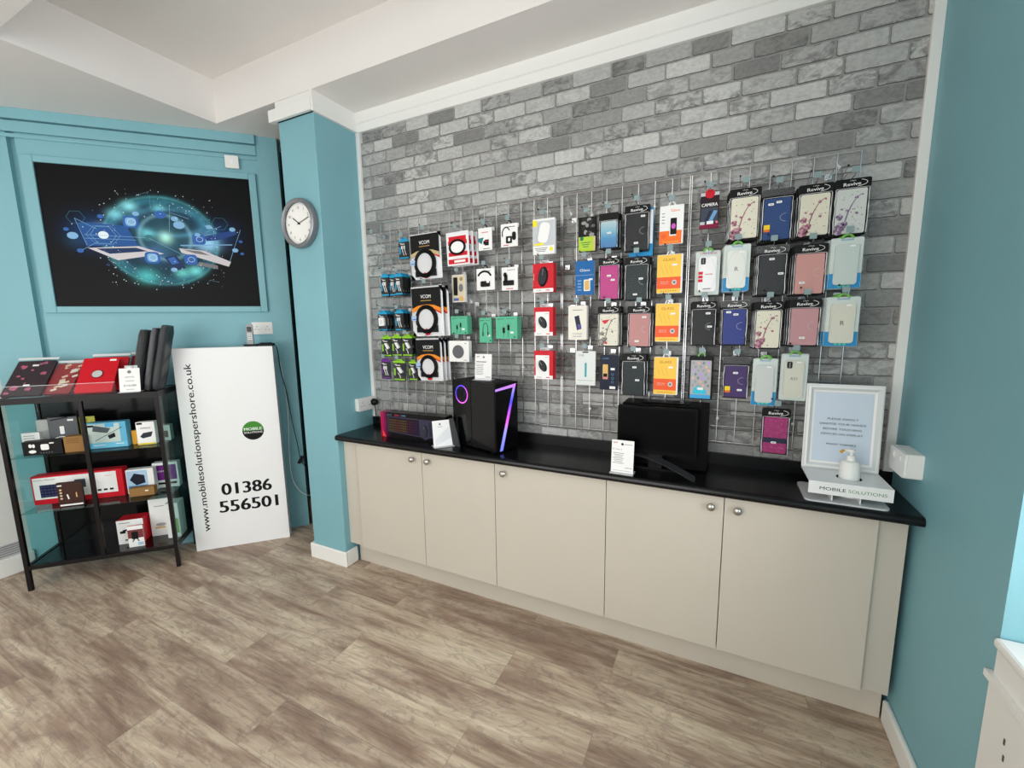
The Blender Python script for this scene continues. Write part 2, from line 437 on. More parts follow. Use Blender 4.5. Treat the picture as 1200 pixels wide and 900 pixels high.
b.box(-3.4, .1, YK - .08, YK - .02, .5, .56, WHITE_TRIM); b.box(-3.4, .1, YK - .08, YK - .02, 2.54, 2.6, WHITE_TRIM)
struct(b.build('window_2'))

# ------------------------------------------------------------------ poster
def m_poster():
    t = NT('poster_art', .3); o, s = t.coords()
    x, z = s[0], s[2]
    def rad(cx, cz, ax=1, az=1):
        a = t.math('DIVIDE', t.math('SUBTRACT', x, cx), ax); c = t.math('DIVIDE', t.math('SUBTRACT', z, cz), az)
        return t.math('SQRT', t.math('ADD', t.math('MULTIPLY', a, a), t.math('MULTIPLY', c, c)))
    def glow(d, r, w):
        q = t.math('DIVIDE', t.math('SUBTRACT', d, r), w)
        return t.math('EXPONENT', t.math('MULTIPLY', t.math('MULTIPLY', q, q), -1))
    n = t.noise(o, 9, 4, .6); n2 = t.noise(o, 26, 4, .7, 1.5)
    acc = rgb((9, 10, 13))
    def addc(acc, f, col, k):
        return t.mix(t.math('MULTIPLY', f, k), acc, rgb(col), 'ADD')
    D = rad(.03, -.005, 1.12, 1)
    nn = t.math('MULTIPLY', n, 1.5)
    acc = addc(acc, t.math('MULTIPLY', glow(D, .262, .03), nn), (60, 150, 170), .42)
    acc = addc(acc, t.math('MULTIPLY', glow(D, .285, .009), nn), (100, 190, 200), .34)
    inside = t.math('LESS_THAN', D, .27)
    acc = addc(acc, t.math('MULTIPLY', inside, n2), (44, 96, 130), .55)
    D2 = rad(.05, .02)
    acc = addc(acc, glow(D2, 0, .13), (60, 112, 118), .45)
    acc = addc(acc, glow(D2, 0, .035), (190, 250, 225), .8)
    acc = addc(acc, glow(D2, .145, .012), (130, 180, 195), .4)
    acc = addc(acc, t.math('MULTIPLY', glow(rad(.08, .12, 1.2, .5), .17, .03), n), (90, 160, 190), .6)
    for cx, cz, w, col, k in ((-.29, .04, .035, (220, 245, 255), 1), (-.13, .21, .03, (150, 230, 235), .8), (-.21, .155, .03, (140, 220, 230), .7), (.03, .21, .025, (120, 210, 215), .6), (.285, -.01, .05, (170, 220, 250), .8),
                              (.12, -.21, .03, (110, 210, 200), .8), (.20, -.195, .03, (120, 220, 210), .8), (-.08, -.235, .045, (80, 190, 180), .7), (-.05, .04, .03, (120, 220, 220), .6), (-.02, -.09, .05, (80, 120, 190), .5), (.36, .05, .08, (25, 70, 130), .5), (-.33, .03, .09, (25, 80, 150), .6), (-.44, -.03, .04, (20, 50, 60), .6)):
        acc = addc(acc, glow(rad(cx, cz, 1.3, 1), 0, w), col, k)
    t.color(acc); t.b.inputs['Specular IOR Level'].default_value = .12; t.b.inputs['Roughness'].default_value = .45; return t.m
pm = (-1.2875, 2.172)
art = m_poster()
po = thing('poster', 'black poster of a glowing blue tech globe in a teal frame moulding', 'poster', PW(pm[0], 3.598, pm[1]), R45)
b = MB(); b.box(-.5805, .5805, -.008, .0, -.439, .439, art)
y = -.0086
K = .001115
def pz(u, v): return ((u - 613) * K, (400 - v) * K)      # artwork layout units on the poster sheet
LB = mat('art_light_blue', (130, 180, 220), .4); SB = mat('art_blue', (48, 100, 175), .4); DB = mat('art_dark_blue', (24, 48, 90), .4); SI = mat('art_silver', (205, 200, 205), .4); WI = mat('art_white', (225, 240, 245), .4); GR = mat('art_grey', (120, 118, 122), .4); TG = mat('art_teal', (60, 120, 130), .4)
def PL(pts, m, yy=y): b.poly([pz(*p) for p in pts], yy, m)
PL([(245, 318), (300, 315), (470, 325), (520, 440), (275, 445)], mat('art_screen', (32, 84, 150), .4))
PL([(275, 458), (520, 438), (640, 478), (410, 524)], SI, y - .0003); PL([(315, 460), (505, 448), (560, 466), (375, 488)], DB, y - .0006)
PL([(720, 442), (850, 452), (990, 515), (975, 545), (730, 468)], SI, y - .0003); PL([(735, 448), (830, 456), (880, 480), (800, 470)], GR, y - .0006)
PL([(820, 520), (915, 540), (915, 562), (800, 540)], GR, y - .0003)
PL([(640, 500), (700, 485), (745, 560), (690, 578)], DB, y - .0003); PL([(655, 505), (690, 494), (712, 530), (675, 542)], SB, y - .0006)
PL([(860, 365), (1030, 318), (1035, 345), (930, 385), (870, 392)], mat('art_tablet', (34, 66, 130), .4))
for u, v, r in ((357, 382, 62), (240, 290, 44), (950, 285, 45)):
    x_, z_ = pz(u, v); b.ring(x_, z_, r * K, r * K * .9, .0022, y - .0008, LB if r > 50 else TG, n=6)
x_, z_ = pz(357, 382); b.ring(x_, z_, 82 * K, 60 * K, .0016, y - .0008, LB, n=6); b.poly(ell(x_, z_, .028, .024, 16), y - .001, WI)
for u, v, q in ((495, 300, 40), (580, 503, 40), (830, 385, 36), (775, 508, 36)):
    x_, z_ = pz(u, v); a = q * K
    b.poly([(x_ + p * a * 1, z_ + r_ * a) for p, r_ in rr(1.9, 1.7, .5)], y - .0012, SB); b.poly([(x_ + p * a, z_ + r_ * a) for p, r_ in rr(1.3, 1.2, .4)], y - .0014, LB if q > 38 else SB)
    b.ring(x_ + .004, z_, a * .5, a * .42, .002, y - .0016, WI)
for u, v, a_, c_ in ((215, 392, 26, LB), (190, 358, 13, SB), (240, 475, 16, SB), (525, 252, 17, LB), (716, 270, 19, LB), (735, 305, 30, LB), (645, 250, 30, SB), (890, 308, 17, LB), (1015, 316, 17, LB), (1020, 443, 17, LB), (1057, 463, 11, SB), (1055, 388, 11, SB), (355, 278, 15, SB), (683, 572, 17, LB), (825, 358, 15, LB), (575, 388, 24, TG), (360, 552, 10, DB)):
    x_, z_ = pz(u, v); b.poly(ell(x_, z_, a_ * K, a_ * K * .75, 16), y - .0018, c_)
for l in ((235, 295, 275, 445), (235, 295, 330, 350), (250, 470, 330, 420), (270, 384, 560, 388), (270, 404, 510, 404), (575, 390, 735, 480), (730, 425, 1005, 410), (740, 432, 1010, 408), (1060, 315, 985, 510), (870, 340, 955, 300), (697, 205, 680, 360), (635, 345, 680, 360), (697, 235, 790, 265)):
    (xa, za), (xb, zb) = pz(l[0], l[1]), pz(l[2], l[3]); b.line(xa, za, xb, zb, .0022 if l[1] != 425 else .007, y - .002, LB)
rg = random.Random(11)
prev = None
for i in range(210):
    th = rg.random() * 2 * PI; rd = abs(rg.gauss(0, 1)) * .06 + .22
    if i % 3 == 0: u, v = 613 + rg.uniform(-300, 330), 400 + rg.choice((-1, 1)) * rg.uniform(120, 270)
    else: u, v = 640 + rd / K * math.cos(th) * 1.15, 405 + rd / K * math.sin(th)
    x_, z_ = pz(u, v)
    if abs(x_) > .5 or abs(z_) > .4: continue
    r_ = rg.choice((.0013, .002, .003)); b.poly(ell(x_, z_, r_, r_, 6), y - .0022, WI)
    if prev and math.hypot(prev[0] - x_, prev[1] - z_) < .075: b.line(prev[0], prev[1], x_, z_, .0008, y - .0021, LB)
    prev = (x_, z_)
b.build('printed_sheet', po)

# ------------------------------------------------------------------ clock on the pillar
ck = thing('wall_clock', 'round silver-rimmed wall clock with white dial on the teal pillar', 'clock', (-2.318, YP - .001, 2.198))
b = MB(); b.lathe([(.142, 0), (.146, -.02), (.142, -.036), (.132, -.042), (.122, -.038), (.119, -.026)], (0, 0, 0), mat('clock_rim', (140, 142, 146), .4, .6), 'y', 40, caps=False); b.build('rim', ck, smooth=True)
b = MB(); b.lathe([(.119, -.012), (.119, -.020)], (0, 0, 0), mat('clock_dial', (240, 240, 236), .5), 'y', 40)
for i in range(12):
    a = PI / 2 - 2 * PI * i / 12
    if i % 1 == 0: b.text(str(i or 12), .092 * math.cos(a), .092 * math.sin(a), .016, -.0206, INK)
for i in range(60):
    a = 2 * PI * i / 60; b.line(.109 * math.cos(a), .109 * math.sin(a), .115 * math.cos(a), .115 * math.sin(a), .0014, -.0206, INK)
b.build('dial', ck)
b = MB(); a = math.radians(90 - 305); b.line(-.012 * math.cos(a), -.012 * math.sin(a), .06 * math.cos(a), .06 * math.sin(a), .006, -.0225, INK); b.build('hour_hand', ck)
b = MB(); a = math.radians(90 - 72); b.line(-.016 * math.cos(a), -.016 * math.sin(a), .095 * math.cos(a), .095 * math.sin(a), .004, -.024, INK); b.lathe([(.006, -.026), (.006, -.02)], (0, 0, 0), INK, 'y', 12); b.build('minute_hand', ck)

# switches and sockets
def plate(name, label, cat, loc, rot, w, h, t, gang, switch=False, parts=True):
    o = thing(name, label, cat, loc, rot)
    b = MB(); b.rbox(0, 0, w, h, .006, -t, 0, OFF); b.build('faceplate', o, bevel=.002)
    for i in range(gang):
        cx = (i - (gang - 1) / 2) * w / 2
        b = MB()
        if switch: b.box(cx - .010, cx + .010, -t - .003, -t, -.014, .014, WH); b.build('rocker', o)
        else:
            for dx, dz, ww, hh in ((0, .012, .0045, .008), (-.011, -.009, .008, .0045), (.011, -.009, .008, .0045)):
                b.box(cx + dx - ww / 2, cx + dx + ww / 2, -t - .0006, -t, dz - hh / 2, dz + hh / 2, GREYP)
            b.build('socket_outlet', o)
    return o
plate('blank_plate', 'square white blanking plate above the top right corner of the poster', 'plate', PW(-.798, 3.588, 2.716), R45, .082, .082, .012, 1, True)
plate('wall_socket', 'white double socket on the teal wall behind the cordless phone', 'socket', PW(-.712, 3.599, 1.574), R45, .135, .088, .012, 2)
plate('wall_socket', 'white double socket on the pillar side, a black plug in it', 'socket', (XP, 2.105, 1.058), (0, 0, PI / 2), .146, .086, .03, 2)
pg = thing('mains_plug', 'black mains plug in the white socket at the worktop\'s left end', 'plug', (XP + .031, 2.16, 1.062), (0, 0, PI / 2))
b = MB(); b.lathe([(.012, 0), (.024, -.004), (.024, -.018), (.016, -.036)], (0, 0, 0), BLACK, 'y', 16); b.build('plug_body', pg, smooth=True)
b = MB(); b.tube([(0, -.02, -.02), (0, -.02, -.06), (.01, -.012, -.105), (.012, -.006, -.142)], .0035, BLACK); b.build('cable', pg, smooth=True)
o = thing('socket_box', 'white surface-mounted socket box on right wall beside the sanitiser stand', 'socket', (XR, 1.99, 1.055), (0, 0, -PI / 2))
b = MB(); b.rbox(0, 0, .15, .09, .008, -.045, 0, OFF); b.build('back_box', o, bevel=.003)
b = MB(); b.rbox(0, 0, .148, .088, .008, -.053, -.0455, WH); b.box(-.04, -.02, -.056, -.053, .01, .03, WH); b.box(.02, .04, -.056, -.053, .01, .03, WH); b.build('faceplate', o, bevel=.002)
vn = thing('floor_vent', 'pale grey slotted vent low on the far-left white wall', 'vent', (XL, .885, .163), (0, 0, PI / 2))
b = MB(); b.rbox(0, 0, .12, .085, .004, -.006, 0, mat('vent_grey', (186, 184, 184), .5))
for i in range(5): b.box(-.05, .05, -.0075, -.006, -.03 + i * .015, -.026 + i * .015, GREYP)
b.build('grille', vn)

# ------------------------------------------------------------------ cabinets and worktop
YD, YC = 1.888, 1.908
Z0c, Z1c = .155, .864
def knob(o, x, z):
    b = MB(); b.lathe([(.005, 0), (.006, -.014), (.015, -.019), (.0165, -.025), (.012, -.031), (.004, -.033)], (x, 0, z), STEEL, 'y', 20)
    k = b.build('knob', o, smooth=True); return k
def cabinet(x0, x1, doors, label):
    o = thing('base_cabinet', label, 'cabinet', (0, YC, 0), group='base cabinets under the worktop')
    b = MB(); b.box(x0, x0 + .018, 0, YB - YC - .002, .15, Z1c, LAM); b.box(x1 - .018, x1, 0, YB - YC - .002, .15, Z1c, LAM)
    b.box(x0, x1, 0, YB - YC - .002, .15, .168, LAM); b.box(x0, x1, .27, YB - YC - .002, .15, Z1c, LAM); b.box(x0, x1, 0, YB - YC - .002, Z1c - .018, Z1c, LAM)
    b.build('carcass', o)
    for (a, c, kx) in doors:
        b = MB(); b.box(a + .0015, c - .0015, -.019, -.001, Z0c, Z1c - .004, LAM); d = b.build('door', o, bevel=.0012)
        b = MB(); b.lathe([(.005, -.019), (.006, -.033), (.015, -.038), (.0165, -.044), (.012, -.050), (.004, -.052)], (kx, 0, .81), STEEL, 'y', 20)
        b.build('knob', d, smooth=True)
cabinet(-2.02, -1.035, [(-2.02, -1.512, -1.572), (-1.512, -1.035, -1.463)], 'greige two-door base cabinet next to the teal pillar')
cabinet(-1.035, -.443, [(-1.035, -.443, -.978)], 'single wide greige base cabinet in the middle of the run')
cabinet(-.443, .555, [(-.443, .050, .0), (.050, .555, .099)], 'greige two-door base cabinet at the right end of the run')
b = MB(); b.box(XP + .001, -2.022, YC + .003, YC + .02, .15, Z1c, LAM); tag(b.build('filler_panel', bevel=.001), 'narrow greige filler strip between pillar and first cabinet door', 'panel')
b = MB(); b.box(.557, XR - .022, YC + .003, YC + .02, .15, Z1c, LAM); tag(b.build('filler_panel', bevel=.001), 'greige filler panel between last cabinet door and right wall', 'panel')
b = MB(); b.box(XP + .02, XR - .021, 1.97, 1.985, 0, .149, LAM); tag(b.build('plinth_board'), 'long greige plinth board under the base cabinets', 'plinth')
wt = thing('worktop', 'long black worktop with upstand over the greige cabinets', 'worktop', (0, 0, 0))
b = MB(); pr = [(1.853, .865), (1.847, .869), (1.845, .880), (1.847, .890), (1.853, .896), (1.861, .898), (YB - .0005, .898), (YB - .0005, .865)]
b.extx(pr, XP + .001, XR - .001, TOP); b.build('countertop', wt)
b = MB(); b.box(XP + .001, XR - .001, YB - .02, YB - .0005, .8985, .955, TOP); b.build('upstand', wt)

# ------------------------------------------------------------------ grid panels
YG = 2.172
zt, cell = 2.225, .07575
places = ['left end of the wall', 'left of centre', 'right of centre', 'right end of the wall']
for k in range(4):
    x1 = .459 - .612 * k; x0 = x1 - .612 + .008
    g = thing('gridwall_panel', 'chrome wire grid panel hung on the brick, ' + places[3 - k], 'display grid', (0, 0, 0), group='chrome grid panels on the brick wall')
    b = MB()
    for i in range(9):
        x = x1 - (x1 - x0) * i / 8; b.tube([(x, YG, zt - 16 * cell), (x, YG, zt)], .0027, CHROME, 6)
    for j in range(17):
        z = zt - j * cell; b.tube([(x0, YG + .0045, z), (x1, YG + .0045, z)], .0025, CHROME, 6)
    b.build('wire_mesh', g, smooth=True)
    for x in (x0 + .153, x1 - .153):
        for z in (zt - cell * 1.5, zt - 14.5 * cell):
            b = MB(); b.lathe([(.005, -.001), (.005, -.026), (.007, -.027), (.007, -.030)], (x, YB, z), STEEL, 'y', 12)
            b.build('wall_bracket', g, smooth=True)

# ------------------------------------------------------------------ goods on hooks
def hook(x, z, yf, what, plate_=True, star=False):
    o = thing('display_hook', 'chrome display hook ' + what, 'hook', (x, 0, z), group='chrome hooks on the grid panels')
    b = MB(); b.tube([(0, YG - .004, .012), (0, YG - .006, -.004), (0, YG - .02, 0), (0, yf - .02, .0), (0, yf - .027, .008)], .0018, CHROME)
    b.box(-.012, .012, YG - .005, YG - .003, -.006, .016, CHROME); b.build('prong', o, smooth=True)
    if plate_:
        b = MB(); b.tube([(-.012, YG - .006, .022), (-.006, (YG + yf) / 2, .030), (0, yf - .018, .02)], .0014, CHROME); b.build('overarm', o, smooth=True)
        b = MB(); b.rbox(.0, .021, .024, .022, .003, yf - .021, yf - .0195, m_tagp); b.build('ticket_plate', o)
        b = MB(); b.lathe([(.003, 0), (.004, .003), (.003, .006)], (-.022, yf - .02, .038), BLACK, 'y', 8)
        b.tube([(-.022, yf - .015, .038), (-.018, YG - .004, .02)], .0012, CHROME); b.build('tip', o, smooth=True)
    if star:
        b = MB(); c = [(0.0, .05), (.022, .018), (.04, .0), (.022, -.018), (0, -.045), (-.022, -.018), (-.04, 0), (-.022, .018)]
        b.ext([(p * .8, q * .8 + .02) for p, q in c], yf - .022, yf - .020, BAGCLEAR)
        b.ext([(p * .45 + .006, q * .45 + .012) for p, q in c[:4]], yf - .024, yf - .0225, HAZY)
        b.ext([(p * .5, q * .5 + .02) for p, q in c], yf - .028, yf - .0225, CLEAR); b.build('ticket_plate', o)
    return o
m_tagp = mat('ticket_plate_grey', (136, 156, 158), .3)

REG = {}
class Prod:
    def __init__(s, name, label, cat, g, group=None, tilt=0):
        s.x, s.z, s.w, s.h, s.y = g
        s.o = thing(name, label, cat, (s.x, s.y, s.z), (0, tilt, 0), group); REG[g] = s
    def part(s, b, name, label=None, **k):
        p = b.build(name, s.o, **k)
        if label: p['label'] = label
        return p

def tab(p, col=CLEAR, w=.032, h=.02):
    b = MB(); b.ring(0, -.002, w / 2, h, .006, .002, col, 0, PI, 14); b.ring(0, -.002, w / 2, h, .006, .0035, col, 0, PI, 14); p.part(b, 'hang_tab')

def floral(b, cx, cz, w, h, y, seed, col=(150, 92, 112), lite=(196, 150, 160)):
    r = random.Random(seed); M1 = mat('petal_%d_%d' % col[:2], col, .5); M2 = mat('petal_l_%d_%d' % lite[:2], lite, .5); M3 = mat('twig', (88, 62, 66), .5)
    pts = [(-.30, -.42), (-.16, -.22), (-.08, -.02), (.02, .14), (.16, .30), (.30, .36)]
    for i in range(len(pts) - 1):
        b.line(cx + pts[i][0] * w, cz + pts[i][1] * h, cx + pts[i + 1][0] * w, cz + pts[i + 1][1] * h, .0048 - i * .0006, y, M1)
    for (u, v, s_) in ((-.30, -.34, .19), (-.36, -.12, .13), (-.18, -.28, .12), (-.12, .02, .06), (.16, .30, .07), (.34, .36, .045), (-.36, -.44, .16), (-.30, .06, .05), (.2, -.05, .06)):
        for k in range(5):
            a = k * 2 * PI / 5 + r.random(); q = min(s_ * w * .85, (.5 - abs(u)) * w * .85 + .002)
            b.poly(ell(cx + u * w + q * .6 * math.cos(a), cz + v * h + q * .6 * math.sin(a), q * .6, q * .6, 8), y - .0002 - k * .00003, M2 if (k % 2) else M1)
        b.poly(ell(cx + u * w, cz + v * h, s_ * w * .14, s_ * w * .14, 6), y - .0006, M3)
    for k in range(40):
        u, v = r.uniform(-.42, .42), r.uniform(-.45, .45); q = r.choice((.0009, .0014, .002)); b.poly(ell(cx + u * w, cz + v * h, q, q, 5), y - .0001, M3)

def case_pack(g, label, col, header=True, pattern=None, strap=False, tags=((.1, .3),), seed=1, tilt=0, bag=False, colname='c', sticker=None, group='phone case packs on hooks'):
    """folio case in a black headed sleeve"""
    p = Prod('phone_case_pack', label, 'phone case', g, group, tilt); w, h = p.w, p.h
    hz = .036
    b = MB(); b.rbox(0, -h / 2, w, h, .006, .013, .0155, BLACKC)
    b.rbox(0, -hz / 2, w * 1.03, hz, .007, .001, .0125, BLACKC)
    if header:
        b.text('Revive', -.002, -hz / 2 - .001, .0125, .0004, WH, w=.052, bold=.02, rot=.03)
        b.ring(.004, -hz / 2 + .001, .040, .0135, .0016, .0003, WH, -1.3, 1.0, 14)
        b.text('i-Tech', 0, -.0075, .004, .0004, WH, w=.018)
    p.part(b, 'header_card')
    cw, chh = w - .016, h - hz - .008; cz = -hz - chh / 2 - .001
    b = MB(); M = mat('case_%s' % colname, col, .45); b.rbox(0, cz, cw, chh, .006, 0, .0125, M)
    yy = -.0005
    if pattern == 'floral': floral(b, 0, cz, cw, chh, yy, seed)
    if pattern == 'floral2': floral(b, 0, cz, cw, chh, yy, seed, (122, 100, 130), (176, 162, 182))
    if pattern == 'girl':
        floral(b, 0, cz, cw, chh, yy, seed, (110, 112, 104), (160, 150, 140))
        b.poly([(-.035, cz + .045), (.005, cz + .05), (-.01, cz + .033), (-.02, cz + .028)], yy - .0007, RED); b.poly(ell(-.012, cz - .062, .007, .006, 10), yy - .0007, RED)
    if pattern == 'glitter':
        r = random.Random(5); G1 = mat('glitter', (245, 170, 205), .2)
        for k in range(230): b.poly(ell(r.uniform(-.47, .47) * cw, cz + r.uniform(-.48, .48) * chh, .0008, .0008, 4), yy, G1)
        b.rect(0, cz - .022, cw, .022, yy - .0003, mat('navy_band', (38, 42, 66), .4))
    p.part(b, 'case')
    if strap:
        D = mat('strap_%s' % colname, tuple(int(c * .5 + 95) for c in col), .4)
        b = MB(); b.ring(cw * .34, cz + .004, .021, .0165, .0028, -.0012, D, PI / 2, 1.5 * PI, 14); b.rbox(cw * .42, cz + .004, .016, .024, .005, -.0025, -.0003, M); p.part(b, 'clasp')
    for (u, v) in tags:
        b = MB(); b.rbox(u * cw, cz + v * chh, .019, .0085, .002, -.0034, -.0028, WH); b.rect(u * cw, cz + v * chh, .012, .0018, -.0037, GREYP); p.part(b, 'price_sticker')
    if sticker:
        b = MB(); b.rect(-cw * .36, cz - .03, .021, .018, -.0031, mat('yellow_sticker', (238, 205, 40), .5)); b.rect(-cw * .36, cz - .044, .021, .009, -.0031, mat('orange_sticker', (226, 110, 40), .5)); p.part(b, 'promo_sticker', 'yellow and orange sticker')
    # clear sleeve: film plus crinkled side seams, their highlights painted near white
    b = MB(); b.rbox(0, cz, cw + .012, chh + .006, .004, -.0024, .013, CLEAR)
    r = random.Random(seed + 50); SE = mat('crease_highlight', (236, 238, 240), .35)  # whitish colour imitates glints along the creases
    for sx in (-1, 1):
        pts = [(sx * (cw / 2 + .0045 + r.uniform(-.0012, .0012)), -.0027, cz + chh * (-.5 + i / 7)) for i in range(8)]
        b.tube(pts, [.0005 + r.random() * .0013 for _ in pts], SE, 5)
    b.tube([(-cw / 2 - .004, -.0027, cz + chh / 2 + .002), (0, -.0027, cz + chh / 2 + .003), (cw / 2 + .004, -.0027, cz + chh / 2 + .002)], .0006, SE, 5)
    if bag: b.rbox(0, -.012, w * 1.08, .03, .006, -.001, .0005, BAGCLEAR)
    p.part(b, 'clear_sleeve')
    return p

def glass_pack(g, label, style):
    p = Prod('screen_protector_pack', label, 'screen protector', g, 'screen protector packs on hooks'); w, h = p.w, p.h
    OR = mat('orange_card', (246, 118, 44), .4); YE = mat('yellow_card', (248, 200, 84), .4); RO = mat('redorange_card', (242, 98, 52), .4)
    tab(p, WH)
    b = MB(); b.rbox(0, -h / 2, w, h, .004, .0, .010, WH)
    x0 = -w / 2; y = -.0006
    fw = w * .93; fx = -w * .03
    if style == 'white':
        b.rect(fx, -h * .82, fw, h * .34, y, OR); b.rect(fx + .01, -h * .53, .028, .085, y - .0003, WH); b.rbox(fx + .012, -h * .54, .026, .07, .003, y - .0008, y, BLACKC)
        b.poly(ell(fx + .012, -h * .54, .009, .012, 14), y - .0012, mat('pink_print', (210, 90, 190), .4))
        b.text('Glass', fx + .018, -h * .13, .011, y, OR, w=.036)
        for i in range(4): b.rect(fx - .032, -h * (.2 + .08 * i), .012, .003, y, GREYP)
        b.poly(ell(fx - .028, -h * .78, .010, .010, 14), y - .0003, RO)
        b.text('Tempered', fx, -h * .93, .008, y - .0003, YE, w=.07)
    else:
        b.rect(fx, -h / 2, fw, h * .98, y, YE); b.rect(fx, -h * .73, fw, h * .30, y - .0003, RO)
        b.text('GLASS', fx, -h * .13, .012, y - .0003, mat('brown_print', (178, 112, 40), .5), w=.052)
        for i in range(3): b.line(fx - .035 + i * .018, -h * .28, fx - .022 + i * .018, -h * .50, .0007, y - .0003, mat('brown_print', (150, 110, 50), .5))
        b.rect(fx + .024, -h * .27, .020, .008, y - .0005, WH)
        b.poly(ell(fx + .024, -h * .72, .011, .0115, 8), y - .0006, mat('shield', (205, 208, 210), .3)); b.poly(ell(fx + .024, -h * .72, .006, .006, 8), y - .0009, GREYP)
        b.text('TEMPERED GLASS', fx - .018, -h * .70, .003, y - .0006, WH, w=.036); b.text('SCREEN PROTECTOR', fx - .018, -h * .745, .003, y - .0006, WH, w=.036)
        for i in range(7): b.rect(fx - .03 + i * .01, -h * .94, .004, .004, y - .0003, mat('brown_print', (150, 110, 50), .5))
    p.part(b, 'printed_box'); return p

def clear_case(g, label, letter='R', blue=True, tabcol=(120, 190, 90), case=(226, 229, 222), cam=False, extra=None):
    p = Prod('clear_phone_case_pack', label, 'phone case', g, 'clear phone case packs on hooks'); w, h = p.w, p.h
    TC_ = mat('tab_%d' % tabcol[0], tabcol, .4); CB = mat('case_clear_%d' % case[0], case, .2); BL = mat('sky_blue_card', (34, 142, 200), .4); PALE = mat('pale_card', (208, 218, 214), .3)
    b = MB(); b.ring(0, -.004, .021, .019, .008, .003, TC_, 0, PI, 14); b.ring(0, -.004, .021, .019, .008, .005, TC_, 0, PI, 14); p.part(b, 'hang_tab', 'pale green hang tab')
    b = MB(); b.rbox(0, -h / 2, w, h, .006, .004, .008, PALE)
    if blue: b.poly([(-w / 2 + .001, -h + .001), (w / 2 - .001, -h + .001), (w / 2 - .001, -h * .70), (-w / 2 + .001, -h * .70)], .0036, BL)
    b.rect(0, -.008, .04, .006, .0036, mat('pale_print', (150, 180, 200), .5))
    if blue:
        for i in range(3): b.poly(ell((i - 1) * .014, -h * .955, .006, .004, 10), .0033, mat('mint_print', (90, 205, 160), .4))
    p.part(b, 'backing_card')
    b = MB(); b.rbox(0, -h * .53, w * .72, h * .80, .011, -.006, .0032, CB)
    b.ring(0, -h * .53, w * .34, h * .385, .0012, -.0064, mat('case_edge', (200, 206, 202), .2), n=28)
    if letter: b.text(letter, 0, -h * .52, .018 if len(letter) < 2 else .012, -.0068, GREYP, bold=.02)
    if cam:
        b.rbox(-w * .18, -h * .23, .018, .027, .004, -.009, -.0062, BLACKC)
        for i in range(3): b.poly(ell(-w * .18, -h * (.195 + .035 * i), .004, .004, 8), -.0094, GREYP)
    if extra == 'red':
        for i in range(3): b.rect(-w * .27, -h * (.50 + .085 * i), .018, .0125, -.0067, RED)
        b.rect(.006, -h * .53, .03, .0035, -.0067, mat('pale_red', (216, 140, 140), .5)); b.rect(0, -h * .86, .03, .004, -.0067, GREYP)
        b.text('TPU CASE', 0, -.010, .008, .0034, RED, w=.07, bold=.02)
    b.rect(w * .16, -h * .17, .016, .006, -.0066, WH)
    p.part(b, 'case')
    b = MB(); b.rbox(0, -h / 2, w * .985, h * .97, .008, -.0082, .0035, CLEAR); p.part(b, 'blister'); return p

def mouse_box(g, label, blister=False):
    p = Prod('mouse_box', label, 'mouse box', g, 'red computer mouse boxes on hooks'); w, h = p.w, p.h
    b = MB(); b.rbox(0, -h / 2, w, h, .003, 0, .042, RED)
    b.rbox(0, .008, .05, .018, .004, .018, .020, HAZY)
    if not blister:
        b.rect(-.006, -h * .52, w * .72, h * .72, -.0006, WH)
    b.rect(0, -h * .93, w * .98, h * .13, -.0008, WH)
    b.text('NX-7005', -.024, -h * .93, .006, -.0012, GREYP, w=.026); b.rect(.025, -h * .93, .022, .004, -.0012, RED)
    b.text('Genius', .018, -h * .22, .005, -.0012, RED if not blister else WH, w=.018)
    b.text('Wireless', -w / 2 + .0045, -h * .45, .005, -.0010, WH, rot=PI / 2, w=.034)
    p.part(b, 'box')
    b = MB(); cx, cz = (0, -h * .46) if blister else (-.004, -h * .53)
    a, c_, rt = (.027, .050, -.12) if blister else (.020, .033, .5)
    pts = [(cx + x * math.cos(rt) - z * math.sin(rt), cz + x * math.sin(rt) + z * math.cos(rt)) for x, z in ell(0, 0, a, c_, 24)]
    pin = [(cx + (x - cx) * .8, cz + (z - cz) * .8) for x, z in pts]
    n = 24; b.add([(x, -.0012, z) for x, z in pts] + [(x, -.012, z) for x, z in pin], [(i, (i + 1) % n, n + (i + 1) % n, n + i) for i in range(n)] + [tuple(range(n, 2 * n))], mat('mouse_black', (30, 34, 38), .3))
    b.line(cx, cz + .005, cx - math.sin(rt) * c_ * .8, cz + math.cos(rt) * c_ * .8, .0035, -.0125, GREYP)
    p.part(b, 'mouse' if blister else 'mouse_print', smooth=False); return p

